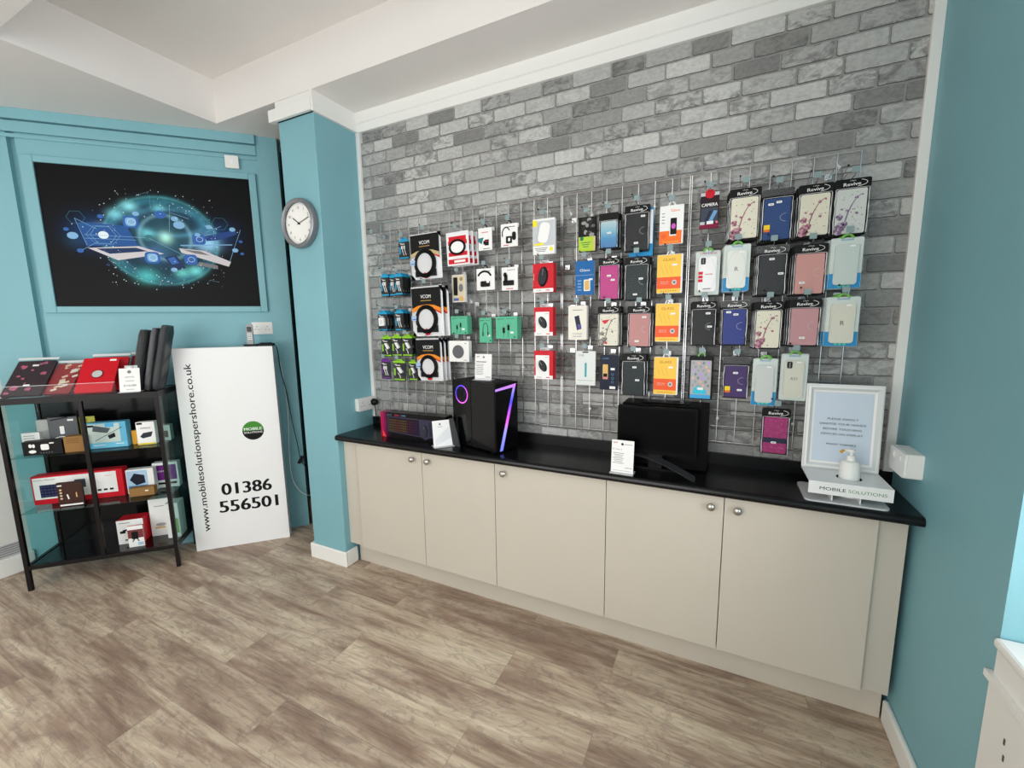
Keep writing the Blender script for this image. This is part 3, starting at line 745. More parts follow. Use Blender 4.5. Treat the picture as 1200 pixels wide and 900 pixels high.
def green_box(g, label, art, n=1):
    p = Prod('cable_box', label, 'cable box', g, 'green cable boxes on hooks'); w, h = p.w, p.h
    G_ = mat('mint_green_card', (92, 182, 146), .45)
    b = MB(); b.rbox(0, -h / 2, w, h, .003, 0, .022, G_); y = -.0006
    b.text('green', -w * .24, -h * .10, .0065, y, INK, w=w * .32, bold=.02); b.rect(w * .2, -h * .10, w * .36, .002, y, mat('dgreen_print', (40, 120, 90), .5))
    b.rect(w * .26, -h * .72, .018, .010, y, WH); b.rbox(w * .38, -h * .92, .008, .006, .001, y, y + .0003, INK)
    if art == 'cable':
        b.ring(0, -h * .42, w * .22, h * .22, .0035, y, INK, 0, PI, 16)
        for sx, l in ((-1, .30), (1, .22)): b.line(sx * w * .2, -h * .42, sx * w * .22, -h * (.42 + l), .0035, y, INK); b.rect(sx * w * .21, -h * .66, .007, .022, y - .0003, INK)
    else:
        k = .010 if art == 'small' else .014
        for i, (u, v) in enumerate(((-.12, .62), (.10, .50))):
            b.rbox(u * w, -h * v, k, h * .24, .002, y - .0004, y, INK); b.line(u * w, -h * (v + .1), u * w - .002, -h * .93, .002, y, INK); b.rect(u * w, -h * (v - .15), k * .6, h * .06, y - .0003, GREYP)
    p.part(b, 'printed_box')
    b = MB()
    for dx in (-.009, .009): b.tube([(dx, .010, 0), (dx * .8, .009, .014), (dx * .2, .008, .028)], .0017, BLACK)
    b.tube([(-.004, .012, 0), (-.003, .012, .027), (.004, .012, .027), (.005, .012, 0)], .0015, BLACK)
    p.part(b, 'hanging_loop', 'black hanging loop', smooth=True); return p

def vcom_bag(g, label, wide=1.0, arc=(232, 140, 40), ins=(214, 214, 216)):
    p = Prod('cable_bag', label, 'cable bag', g, 'black-topped cable bags on hooks', tilt=-.02); w, h = p.w, p.h
    SILV = mat('silver_bag', (222, 224, 226), .3)
    # bag: a pillow with bright crimped margins
    b = MB(); N = 12; V = []; F = []
    def bag(w, h, t, y0, m, n=8):
        V = []; F = []
        for sgn in (-1, 1):
            for j in range(n + 1):
                for i in range(n + 1):
                    u, v = i / n, j / n; bul = (math.sin(PI * u) * math.sin(PI * v)) ** .5 if 0 < u < 1 and 0 < v < 1 else 0
                    V.append(((u - .5) * w, y0 + sgn * t * bul * (.6 if sgn > 0 else 1), -v * h))
        k = (n + 1) * (n + 1)
        for q in (0, k):
            for j in range(n):
                for i in range(n):
                    a = q + j * (n + 1) + i; F.append((a, a + 1, a + n + 2, a + n + 1))
        return V, F
    V, F = bag(w, h, .009, .0, SILV); b.add(V, F, SILV); p.part(b, 'bag', smooth=False)
    b = MB(); y = -.0105; iw = w * .91
    b.ext([(-iw / 2, -h * .03), (iw / 2, -h * .03), (iw / 2, -h * .44), (iw * .28, -h * .38), (0, -h * .36), (-iw * .28, -h * .38), (-iw / 2, -h * .44)], y, y + .004, BLACKC)
    b.text('VCOM', 0, -h * .20, .020, y - .0006, WH, w=.072, bold=.014); b.rect(0, -h * .285, .075, .0045, y - .0006, mat('gold_print', (170, 140, 80), .5))
    b.ext([(-iw / 2, -h * .44), (-iw * .28, -h * .38), (0, -h * .36), (iw * .28, -h * .38), (iw / 2, -h * .44), (iw / 2, -h * .52), (iw * .28, -h * .455), (0, -h * .435), (-iw * .28, -h * .455), (-iw / 2, -h * .52)][::1], y - .0002, y + .003, mat('arc_%d_%d' % arc[:2], arc, .4))
    b.ext([(iw * .5, -h * .52), (iw * .28, -h * .455), (0, -h * .435), (0, -h * .445), (iw * .28, -h * .475), (iw * .5, -h * .56)], y - .0003, y + .003, RED)
    p.part(b, 'printed_header')
    b = MB(); R_ = min(w, h) * .355; cz = -h * .66
    for k, rr_ in enumerate((1.0, .9, .8)):
        b.tube([(R_ * rr_ * .95 * math.cos(a), y - .002 - k * .0025, cz + R_ * rr_ * math.sin(a)) for a in [2 * PI * i / 20 for i in range(21)]], .0048, BLACK, 6)
    b.box(-R_ * .9, -R_ * .45, y - .005, y + .004, cz - R_ * .95, cz - R_ * .55, BLACK); b.box(R_ * .5, R_ * .95, y - .005, y + .004, cz - R_ * .95, cz - R_ * .45, BLACK)
    p.part(b, 'coiled_cable', 'coiled black cable', smooth=True)
    b = MB(); b.poly(ell(0, cz, R_ * .72, R_ * .75, 24), y - .003, mat('insert_%d' % ins[0], ins, .4)); b.rect(-iw * .42, cz + R_ * .1, .036, .03, y - .008, mat('pale_blue_label', (168, 190, 222), .5)); b.rect(-iw * .42, cz + R_ * .02, .03, .004, y - .0084, mat('blue_print', (60, 100, 180), .5))
    b.poly(ell(0, -h * .955, .018, .008, 12), y + .002, RED); b.poly(ell(0, cz - R_ * .72, .006, .005, 8), y - .009, RED)
    p.part(b, 'label_insert'); return p

def red_bag(g, label):
    p = Prod('cable_bag', label, 'cable bag', g, 'red and white cable bags on hooks', tilt=-.03); w, h = p.w, p.h
    b = MB(); b.rbox(0, -h / 2, w, h, .004, 0, .004, mat('white_film', (232, 232, 234), .25))
    b.rect(-.0, -h * .20, w * .78, h * .14, -.0006, RED); b.rect(.0, -h * .32, w * .84, h * .12, -.0009, RED)
    b.rect(0, -h * .66, w * .84, h * .12, -.0006, RED); b.rect(0, -h * .88, w * .88, h * .14, -.0006, RED); b.rect(.01, -h * .88, w * .5, h * .07, -.0010, WH); b.rect(-.01, -h * .75, w * .7, h * .06, -.0009, WH)
    p.part(b, 'bag')
    b = MB()
    for k in (1, .88): b.tube([(w * .36 * k * math.cos(a), -.006, -h * .46 + h * .22 * k * math.sin(a)) for a in [2 * PI * i / 20 for i in range(21)]], .003, BLACK)
    p.part(b, 'coiled_cable', 'coiled black cable', smooth=True)
    b = MB(); b.poly(ell(0, -h * .46, w * .29, h * .17, 20), -.0045, WH); p.part(b, 'label_insert'); return p

def cable_pack(g, label, accent, kind='cable', group='small black cable packs on hooks'):
    p = Prod('cable_pack', label, 'cable pack', g, group); w, h = p.w, p.h
    A = mat('accent_%d_%d' % accent[:2], accent, .4); D = mat('charcoal_card', (44, 46, 48), .5)
    b = MB(); b.ext([(-w * .36, -.006), (-w * .22, .012), (w * .22, .012), (w * .36, -.006)], .001, .005, A); b.rbox(0, -.006, w * .96, .012, .003, .0005, .0055, A); p.part(b, 'hang_tab', 'coloured hang tab')
    b = MB(); b.rbox(0, -h / 2 - .006, w, h - .012, .004, 0, .005, D); y = -.0006
    b.rect(0, -h * .93, w * .9, h * .07, y, A); b.rect(-w * .38, -h * .55, w * .14, h * .36, y, A)
    b.rect(-w * .1, -h * .22, w * .4, .004, y, WH); b.rect(-w * .3, -h * .17, w * .22, .003, y, WH)
    p.part(b, 'backing_card')
    b = MB(); WHP = mat('white_plastic', (236, 236, 236), .3)
    if kind == 'cable':
        for u in (-.12, .10): b.tube([(u * w, -.003, -h * .3), (u * w + .002, -.004, -h * .55), (u * w + .012, -.003, -h * .8)], .0022, WHP); b.box(u * w - .004, u * w + .004, -.008, -.001, -h * .48, -h * .32, WHP)
    elif kind == 'plug':
        b.rbox(.0, -h * .50, w * .56, h * .44, .008, -.014, -.001, WHP); b.rect(0, -h * .46, .008, .004, -.0146, GREYP); b.rect(0, -h * .56, .010, .003, -.0146, GREYP)
    else:
        b.ext([(-w * .12, -h * .32), (w * .10, -h * .30), (w * .36, -h * .55), (w * .16, -h * .62)], -.012, -.001, WHP)
        b.tube([(-w * .1, -.003, -h * .6), (w * .05, -.003, -h * .72), (w * .1, -.003, -h * .86)], .002, WHP)
    p.part(b, 'accessory', 'white plastic accessory')
    b = MB(); b.rbox(0, -h * .54, w * .9, h * .72, .005, -.015, -.0008, CLEAR); p.part(b, 'blister'); return p

def simple(g, name, label, cat, t, face, side, art, group=None, r=.003, tabm=None, tilt=0, part='printed_box'):
    p = Prod(name, label, cat, g, group, tilt); b = MB(); b.rbox(0, -p.h / 2, p.w, p.h, r, 0, t, face, ms=side)
    art(b, p.w, p.h); p.part(b, part)
    if tabm: tab(p, tabm)
    return p

I = dict(
a1=(-1.741,2.089,0.078,0.114,2.1), a2=(-1.887,1.886,0.062,0.127,2.08), a3=(-1.826,1.882,0.055,0.123,2.085), a4=(-1.760,1.881,0.060,0.121,2.06),
a5=(-1.921,1.662,0.077,0.117,2.08), a6=(-1.770,1.664,0.067,0.119,2.06), a7=(-1.883,1.508,0.080,0.123,2.06), a8=(-1.800,1.513,0.079,0.124,2.06),
a9=(-1.718,1.513,0.079,0.123,2.06), a10=(-1.899,1.363,0.074,0.120,2.06), a11=(-1.790,1.360,0.095,0.124,2.06), a12=(-1.699,1.356,0.066,0.117,2.08),
b1=(-1.552,2.101,0.218,0.257,2.06), b2=(-1.535,1.800,0.222,0.285,2.03), b3=(-1.549,1.501,0.184,0.252,2.05), c1=(-1.327,2.084,0.145,0.179,2.05),
d1=(-1.167,2.093,0.084,0.117,2.08), d2=(-1.017,2.096,0.097,0.116,2.07), d3=(-1.359,1.860,0.087,0.153,2.1), d4=(-1.170,1.881,0.112,0.116,2.08),
d5=(-1.023,1.877,0.094,0.120,2.08), e1=(-1.338,1.626,0.109,0.101,2.06), e2=(-1.172,1.614,0.076,0.136,2.07), e3=(-1.032,1.618,0.128,0.118,2.05),
f1=(-1.344,1.487,0.134,0.120,2.06), w1=(-0.823,2.099,0.118,0.174,2.07), m1=(-0.823,1.880,0.112,0.144,2.06), m2=(-0.822,1.661,0.104,0.146,2.06),
m3=(-0.823,1.438,0.105,0.150,2.06), g1=(-0.602,2.083,0.085,0.161,2.08), g2=(-0.493,2.084,0.090,0.163,2.06), g3=(-0.611,1.879,0.095,0.164,2.08),
g4=(-0.487,1.881,0.100,0.198,2.06), g5=(-0.362,2.099,0.109,0.203,2.05), g6=(-0.358,1.873,0.107,0.196,2.05), g7=(-0.218,2.087,0.100,0.166,2.08),
g8=(-0.218,1.877,0.109,0.171,2.08), g9=(-0.218,1.661,0.109,0.174,2.08), g10=(-0.219,1.416,0.107,0.176,2.08), g11=(-0.644,1.664,0.095,0.169,2.07),
g12=(-0.604,1.438,0.102,0.173,2.08), g13=(-0.485,1.655,0.105,0.194,2.06), g14=(-0.342,1.653,0.107,0.194,2.06), g15=(-0.484,1.421,0.091,0.174,2.08),
g16=(-0.361,1.429,0.109,0.200,2.05), h1=(-0.067,2.121,0.074,0.148,2.09), h2=(0.065,2.113,0.113,0.204,2.06), h3=(0.181,2.095,0.107,0.202,2.06),
h4=(0.305,2.094,0.110,0.197,2.06), h5=(0.418,2.096,0.108,0.204,2.06), i1=(-0.063,1.879,0.098,0.187,2.08), i2=(0.048,1.893,0.099,0.192,2.06),
i3=(0.176,1.876,0.105,0.199,2.06), i4=(0.305,1.871,0.109,0.197,2.06), i5=(0.416,1.883,0.102,0.188,2.05), j1=(-0.068,1.664,0.099,0.195,2.06),
j2=(0.052,1.662,0.100,0.191,2.06), j3=(0.176,1.654,0.101,0.196,2.06), j4=(0.301,1.660,0.107,0.190,2.06), j5=(0.421,1.663,0.107,0.190,2.05),
k1=(-0.069,1.425,0.100,0.199,2.07), k2=(0.070,1.421,0.100,0.181,2.07), k3=(0.177,1.418,0.090,0.199,2.06), k4=(0.281,1.439,0.095,0.193,2.07), l1=(0.231,1.207,0.102,0.200,2.07))

def more(p, n, dy, labels, dx=0):
    for k in range(n):
        l = p.o.location; dup(p.o, (l.x + dx * (k + 1), l.y + dy * (k + 1), l.z - .0), labels[k])
def H(key, what, **k):
    x, z, w, h, y = I[key]; hook(x, z + .006, y, what, **k)

BLU, GRN, PUR = (40, 160, 205), (140, 200, 50), (110, 45, 140)
cable_pack(I['a1'], 'blue-topped cable pack highest of the small packs, beside the first black bag', BLU)
more(cable_pack(I['a2'], 'blue-topped cable pack, leftmost of the second row of small packs', BLU), 1, .035, ['blue-topped cable pack hidden right behind the leftmost one of its row'])
cable_pack(I['a3'], 'narrow blue-topped cable pack, middle of the second row of small packs', BLU)
more(cable_pack(I['a4'], 'blue-topped cable pack at the front of a deep stack of four', BLU), 3, .024, ['second blue-topped cable pack in the deep stack of four', 'third blue-topped cable pack in the deep stack of four', 'rearmost blue-topped cable pack in the deep stack of four'])
more(cable_pack(I['a5'], 'blue-topped pack holding a square white charger plug', BLU, 'plug'), 2, .03, ['blue-topped charger pack second behind the white square charger', 'blue-topped charger pack rearmost behind the white square charger'])
more(cable_pack(I['a6'], 'blue-topped cable pack just above the green rows, at the front of its stack', BLU), 2, .03, ['second blue-topped cable pack of the stack above the green rows', 'rearmost blue-topped cable pack of the stack above the green rows'])
gg = 'green-edged charger packs on hooks'
cable_pack(I['a7'], 'green-edged charger pack, leftmost of the upper green row', GRN, 'adapter', gg)
cable_pack(I['a8'], 'green-edged charger pack, middle of the upper green row', GRN, 'adapter', gg)
more(cable_pack(I['a9'], 'green-edged charger pack, rightmost of the upper green row', GRN, 'adapter', gg), 1, .03, ['green-edged charger pack behind the rightmost one of the upper row'])
cable_pack(I['a10'], 'purple-topped earphone pack at the left of the lowest small row', PUR, 'cable')
cable_pack(I['a11'], 'wide green-edged charger pack in the lowest small row', GRN, 'adapter', gg)
cable_pack(I['a12'], 'green-edged charger pack half hidden beside the lowest black cable bag', GRN, 'adapter', gg)
vcom_bag(I['b1'], 'black-topped cable bag, uppermost of the three, round white insert', arc=(196, 178, 130))
more(vcom_bag(I['b2'], 'black-topped cable bag, middle and largest of the three'), 1, .03, ['black-topped cable bag second behind the middle one'], .02)
more(vcom_bag(I['b3'], 'black-topped cable bag, lowest of the three, blue label'), 2, .028, ['black-topped cable bag second behind the lowest one', 'black-topped cable bag rearmost behind the lowest one'], .008)
more(red_bag(I['c1'], 'red and white bagged cable, front of its stack, beside the black bags'), 2, .028, ['second red and white bagged cable behind the front one', 'rearmost red and white bagged cable'], .012)

def a_sd(b, w, h):
    y = -.0006; b.rect(.0, -h * .2, w * .5, .005, y, mat('pale_red', (216, 140, 140), .5)); b.poly([(-w / 2 + .001, -h * .45), (-w * .1, -h * .42), (-w * .25, -h * .72), (-w / 2 + .001, -h * .6)], y, mat('teal_print', (50, 120, 130), .5))
    b.rbox(w * .12, -h * .66, w * .3, h * .26, .002, y - .001, y, BLACKC); b.rect(w * .12, -h * .6, w * .2, .004, y - .0014, RED); b.rect(w * .1, -h * .93, w * .5, .004, y, GREYP); b.rect(-w * .08, -h * .66, w * .1, h * .16, y, BLACKC)
simple(I['d1'], 'memory_card_pack', 'white card with a small black memory card, top row', 'memory card', .004, WH, WH, a_sd, tabm=BLACK)
def a_adp(b, w, h):
    y = -.0006
    b.ring(-w * .18, -h * .42, w * .26, h * .30, .006, y, INK, .5, 3.6, 14); b.rbox(.0, -h * .70, w * .34, h * .3, .003, y - .004, y, BLACKC); b.rbox(w * .02, -h * .70, w * .12, h * .14, .001, y - .0046, y - .004, WH)
    b.rbox(w * .3, -h * .55, w * .22, h * .36, .01, y - .003, y, BLACKC); b.rect(.01, -h * .14, w * .5, .004, y, GREYP); b.rect(-w * .2, -h * .93, w * .3, .004, y, RED)
simple(I['d2'], 'car_charger_pack', 'white card of black car charger pieces, top row', 'charger', .005, WH, WH, a_adp, tabm=BLACK)
def a_ear(b, w, h):
    y = -.0006; b.rect(0, -h * .5, w * .96, h * .96, y, mat('cream_card', (214, 202, 176), .5)); b.rbox(-w * .22, -h * .42, w * .3, h * .66, .004, y - .003, y, BLACKC)
    b.poly(ell(w * .2, -h * .48, w * .16, h * .15, 14), y - .003, GREYP); b.poly(ell(w * .22, -h * .16, w * .13, h * .07, 12), y - .001, mat('gold_print', (190, 160, 100), .5)); b.poly(ell(w * .2, -h * .88, w * .18, h * .1, 12), y - .001, mat('tan_print', (220, 180, 110), .5)); b.rect(-w * .2, -h * .9, w * .4, h * .1, y - .001, mat('blue_label', (90, 110, 170), .5))
simple(I['d3'], 'earphone_box', 'cream box with a black earphone case beside the middle black bag', 'earphones', .02, WH, WH, a_ear, tabm=CLEAR)
def a_cab(b, w, h):
    y = -.0006; b.ring(-.006, -h * .45, w * .42, h * .36, .011, y, INK, .3, 2.8, 16); b.rbox(.0, -h * .72, w * .5, h * .26, .006, y - .006, y, BLACKC); b.rbox(w * .16, -h * .62, w * .14, h * .12, .002, y - .007, y, WH); b.rect(.01, -h * .13, w * .4, .003, y, GREYP)
simple(I['d4'], 'cable_card', 'white card with a curled black adapter cable, second row', 'cable', .005, WH, WH, a_cab, tabm=BLACK)
def a_hold(b, w, h):
    y = -.0006; b.rbox(-w * .05, -h * .68, w * .66, h * .22, .004, y - .006, y, BLACKC); b.rbox(-w * .22, -h * .48, w * .18, h * .3, .004, y - .006, y, BLACKC); b.poly(ell(-w * .25, -h * .32, .010, .012, 12), y - .006, BLACKC); b.rect(.01, -h * .12, w * .5, .003, y, GREYP); b.rect(0, -h * .93, w * .45, .004, y, RED)
simple(I['d5'], 'phone_holder_pack', 'white card with a black car phone holder, second row', 'phone holder', .006, WH, WH, a_hold, tabm=BLACK)
more(green_box(I['e1'], 'small square green cable box, leftmost of the three', 'small'), 1, .028, ['small square green cable box behind the leftmost one'])
green_box(I['e2'], 'tall narrow green cable box, middle of the three', 'cable')
more(green_box(I['e3'], 'widest green cable box, rightmost of the three', 'big'), 1, .028, ['wide green cable box behind the rightmost one'])
def a_puck(b, w, h):
    y = -.0006; b.lathe([(.036, -.001), (.038, -.004), (.034, -.007)], (-.004, 0, -h * .52), mat('puck_grey', (98, 98, 102), .5), 'y', 24); b.ring(-.004, -h * .52, .020, .020, .001, -.0078, GREYP); b.rect(w * .34, -h * .13, .012, .004, y, GREYP); b.rect(w * .3, -h * .92, .02, .003, y, GREYP)
q = simple(I['f1'], 'wireless_charger_box', 'white square box with a round grey charging pad', 'charger', .03, WH, WH, a_puck)
tab(q, CLEAR, .05, .022)
def a_wc(b, w, h):
    y = -.0006; b.rect(0, -h * .42, w * .96, h * .72, y, mat('pale_grey_card', (196, 200, 204), .4)); b.ext([(x + .004 + .12 * z * 0, -h * .40 + z) for x, z in [(p * math.cos(-.2) - r_ * math.sin(-.2), p * math.sin(-.2) + r_ * math.cos(-.2)) for p, r_ in rr(.056, .098, .02)]], y - .007, y, WH)
    b.rect(-w * .40, -h * .12, .024, .03, y - .0005, mat('yellow_flash', (240, 226, 50), .5)); b.poly([(-w * .46, -h * .70), (.0, -h * .66), (-.002, -h * .74), (-w * .46, -h * .74)], y - .0005, mat('yellow_flash', (240, 226, 50), .5))
    b.rect(0, -h * .87, w * .96, h * .22, y - .0003, WH)
    for i in range(3): b.rect(-.014, -h * (.82 + .045 * i), .07 - .012 * i, .003, y - .0006, GREYP)
    b.poly(ell(w * .34, -h * .86, .010, .010, 12), y - .0008, mat('yellow_flash', (240, 226, 50), .5))
simple(I['w1'], 'wireless_charger_box', 'pale box with a white rounded charging pad above the mouse boxes', 'charger', .022, WH, WH, a_wc, tabm=CLEAR)
mouse_box(I['m1'], 'red box showing a real black mouse, topmost of three', True)
mouse_box(I['m2'], 'red and white mouse box, middle of the three')
mouse_box(I['m3'], 'red and white mouse box, lowest of the three')
def a_camo(b, w, h):
    y = -.0006; b.rect(0, -h * .78, w * .98, h * .42, y, mat('lime_card', (178, 208, 60), .4)); b.rect(w * .43, -h * .78, w * .1, h * .42, y - .0002, mat('beige_print', (214, 190, 160), .5))
    r = random.Random(3)
    for i in range(16): b.poly(ell(r.uniform(-.38, .38) * w, -h * r.uniform(.06, .54), r.uniform(.006, .014), r.uniform(.006, .012), 8), y - .0003 - i * .00005, mat('camo_%d' % (i % 3), ((40, 42, 40), (92, 94, 90), (150, 150, 148))[i % 3], .4))
    b.rbox(-w * .3, -h * .62, .016, .018, .005, y - .001, y, mat('dgreen_print', (60, 110, 40), .5))
    for i in range(3): b.rect(-.006, -h * (.74 + .06 * i), .048 - .01 * i, .0035, y - .0004, mat('dgreen_print', (60, 110, 40), .5))
simple(I['g1'], 'speaker_pack', 'dark camouflage pouch pack with a lime green lower half', 'accessory pack', .02, BLACKC, BLACKC, a_camo, tabm=CLEAR)
t = NT('blue_gradient_case', .25); o_, s_ = t.coords(); t.color(t.ramp(t.math('MULTIPLY', s_[2], -6.2), [(.1, (196, 206, 204)), (.5, (120, 176, 196)), (.72, (52, 132, 182)), (1, (40, 104, 160))]))
GRAD = t.m
p = case_pack(I['g2'], 'phone case fading from silver to blue, top row', (150, 190, 200), header=False, tags=((.05, .05),), colname='fade', seed=3)
for c_ in p.o.children:
    if c_.name.startswith('case'): c_.data.materials[0] = GRAD
def a_gb(b, w, h):
    y = -.0006; b.text('Glass', .0, -h * .27, .013, y, WH, w=.05); b.rect(0, -h * .42, w * .96, .0015, y, mat('pale_blue_label', (168, 190, 222), .5))
    b.rbox(w * .12, -h * .72, .032, .055, .004, y - .001, y, WH); b.rbox(w * .12, -h * .72, .024, .045, .003, y - .0015, y - .001, mat('tan_print', (220, 180, 110), .5))
    for i in range(4): b.rect(-w * .28, -h * (.58 + .09 * i), .02, .007, y, mat('pale_blue_print', (110, 160, 205), .5))
    b.rect(w * .32, -h * .55, .018, .008, y - .0018, WH)
simple(I['g3'], 'screen_protector_pack', 'blue boxed screen protector beside the bright pink case', 'screen protector', .012, mat('royal_blue_card', (24, 100, 164), .4), WH, a_gb, tabm=CLEAR)
case_pack(I['g4'], 'bright pink phone case in a black headed sleeve', (186, 66, 132), tags=((.0, .2), (.22, .07)), colname='pink', seed=4)
case_pack(I['g5'], 'black phone case with a light stripe, first column of cases, top row', (36, 37, 39), tags=((.28, .42), (-.02, -.30)), colname='blk1', seed=5, strap=True)
x, z, w, h, y = I['g5']
simple((x + .016, z - .01, w * .96, h + .008, y + .022), 'clear_phone_case_pack', 'blue-edged clear case pack peeping out behind the striped black case', 'phone case', .008, mat('sky_blue_card', (34, 142, 200), .4), mat('sky_blue_card', (34, 142, 200), .4), lambda b, w, h: b.rect(0, -h * .4, w * .96, h * .7, -.0006, WH), part='backing_card')
case_pack(I['g6'], 'black phone case with clasp, directly below the striped black one', (34, 44, 46), tags=((.22, .1), (-.05, -.36)), colname='blk2', seed=6, strap=True)
glass_pack(I['g7'], 'white and orange screen protector pack on the top row', 'white')
for k_, l_ in (('g8', 'yellow and orange screen protector pack, upper of the three yellow'), ('g9', 'yellow and orange screen protector pack, middle of the three yellow'), ('g10', 'yellow and orange screen protector pack, lowest of the three yellow')): glass_pack(I[k_], l_, 'yellow')
def a_wg(b, w, h):
    y = -.0006; b.poly([(-.016, -h * .32), (.008, -h * .28), (.022, -h * .68), (-.002, -h * .72)], y, mat('navy_print', (38, 40, 66), .4)); b.poly([(.0, -h * .55), (.019, -h * .55), (.022, -h * .67), (.004, -h * .69)], y - .0003, mat('violet_print', (86, 80, 150), .4))
    b.text('CLEAR', 0, -h * .82, .007, y, GREYP, w=.05); b.text('GLASS', 0, -h * .9, .007, y, mat('violet_print', (86, 80, 150), .4), w=.045); b.rect(0, -h * .13, .05, .003, y, GREYP)
simple(I['g11'], 'screen_protector_pack', 'cream white box printed with a dark phone', 'screen protector', .03, mat('cream_white_card', (232, 228, 216), .4), WH, a_wg, tabm=CLEAR)
def a_ip(b, w, h):
    y = -.0006; b.text('U18', -.022, -h * .12, .011, y, GREYP, w=.026); b.rbox(.002, -h * .55, .009, h * .42, .003, y - .001, y, mat('turquoise_print', (40, 160, 165), .4)); b.rect(0, -h * .86, w * .8, .0015, y, GREYP)
    b.rbox(0, -.006, .03, .006, .002, y - .001, y, BLACKC)
simple(I['g12'], 'cable_pouch', 'white zip pouch with a turquoise cable below the cream box', 'cable pouch', .008, mat('pouch_white', (220, 224, 222), .25), WH, a_ip, tabm=CLEAR)
case_pack(I['g13'], 'cream phone case with a small red figure print and blossoms', (222, 218, 200), tags=(), colname='cream1', pattern='girl', seed=7)
case_pack(I['g14'], 'rose pink phone case with round clasp beside the yellow packs', (188, 134, 132), tags=((.24, .40), (-.1, -.34)), colname='rose1', strap=True, seed=8)
def a_nv(b, w, h):
    y = -.0006; b.text('GLASS', -.018, -h * .10, .007, y, mat('pale_blue_print', (110, 160, 205), .5), w=.03); b.rbox(-.018, -h * .48, .026, h * .42, .004, y - .001, y, mat('tan_print', (220, 180, 110), .5)); b.rbox(-.018, -h * .6, .020, h * .14, .004, y - .0014, y - .001, BLACKC); b.rect(-.018, -h * .66, .024, .012, y - .0016, mat('pale_red', (216, 140, 140), .5))
    b.rect(.018, -h * .40, .02, .011, y, WH); b.rect(.018, -h * .93, .028, .013, y, WH)
    for i in range(3): b.ring(.018, -h * (.55 + .11 * i), .006, .006, .001, y, mat('pale_blue_print', (110, 160, 205), .5))
simple(I['g15'], 'screen_protector_pack', 'dark navy boxed screen protector at the bottom beside a black case', 'screen protector', .010, mat('deep_navy_card', (24, 32, 52), .4), WH, a_nv, tabm=CLEAR)
case_pack(I['g16'], 'greenish black phone case, lowest in its column, above the monitor', (30, 40, 42), tags=((.05, .34), (.2, -.05)), colname='blk3', seed=9)
def a_cam(b, w, h):
    y = -.0006; b.text('CAMERA', 0, -h * .33, .014, y - .0003, WH, w=.062, bold=.03); b.rect(0, -h * .62, w * .9, h * .42, y, mat('slate_card', (62, 70, 82), .4))
    b.poly([(-.002, -h * .78), (.018, -h * .50), (.032, -h * .52), (.012, -h * .80)], y - .0003, mat('pale_blue_print', (130, 160, 195), .4)); b.poly([(-.018, -h * .78), (.0, -h * .50), (.012, -h * .50), (-.006, -h * .78)], y - .0004, mat('navy_print', (38, 40, 66), .4))
    b.rect(0, -h * .93, w * .98, h * .12, y - .0002, mat('crimson_card', (130, 24, 60), .4)); b.rect(.004, -h * .83, .026, .013, y - .0008, WH); b.rect(-.026, -h * .84, .018, .012, y - .0008, mat('pale_grey_card', (196, 200, 204), .4)); b.poly(ell(.03, -h * .83, .005, .005, 8), y - .0008, mat('pink_print2', (235, 120, 140), .4))
    b.rect(0, -h * .04, w * .98, h * .09, y, mat('pale_grey_card', (196, 200, 204), .4)); b.poly(ell(0, -h * .03, .019, .019, 14), y - .0006, RED)
simple(I['h1'], 'lens_protector_pack', 'small dark camera lens protector card with a red top tab', 'lens protector', .005, mat('dark_wine_card', (40, 24, 34), .4), BLACKC, a_cam)
case_pack(I['h2'], 'cream floral phone case, leftmost of the top-row floral cases', (222, 218, 198), tags=(), colname='cream2', pattern='floral', seed=10)
case_pack(I['h3'], 'navy blue phone case with a yellow sticker, top row', (44, 70, 120), header=False, tags=((-.25, .36), (.05, .40)), strap=True, sticker=True, colname='navy1', seed=11, bag=True)
case_pack(I['h4'], 'cream floral phone case between the navy case and the end case, top row', (222, 218, 198), tags=(), colname='cream3', pattern='floral', seed=12)
case_pack(I['h5'], 'pale grey floral phone case at the right end of the top row', (204, 208, 204), tags=(), colname='pale1', pattern='floral2', seed=13)
clear_case(I['i1'], 'clear phone case with red square labels and a black camera cutout', '', False, case=(238, 238, 238), cam=True, extra='red')
clear_case(I['i2'], 'clear phone case pack, blue bottom, letter on it, under the left floral case', 'R')
case_pack(I['i3'], 'dark grey phone case with a tilted white tag, second row', (50, 52, 54), tags=((-.02, .40), (.36, .02)), colname='dg1', seed=14, bag=True)
case_pack(I['i4'], 'salmon pink phone case with a clasp, second row', (202, 150, 144), tags=((-.25, -.22),), strap=True, colname='salmon', seed=15)
clear_case(I['i5'], 'milky clear phone case pack, blue bottom, right end of second row', '', case=(196, 208, 204))
case_pack(I['j1'], 'black phone case with a square clasp, third row, beside the yellow packs', (32, 33, 34), tags=((.2, .40), (.30, .02)), strap=True, colname='blk4', seed=16)
case_pack(I['j2'], 'royal blue phone case with a loop clasp, third row', (50, 62, 130), tags=((-.28, .43), (.05, .36)), strap=True, colname='royal', seed=17, bag=True)
case_pack(I['j3'], 'cream floral phone case in the third row, below the dark grey case', (222, 218, 198), tags=(), colname='cream4', pattern='floral', seed=18)
case_pack(I['j4'], 'dusty pink phone case with a clasp, third row', (194, 146, 150), tags=((-.05, -.30),), strap=True, colname='dusty', seed=19)
clear_case(I['j5'], 'cream tinted clear case pack, blue bottom, right end of third row', 'R', case=(214, 214, 198))
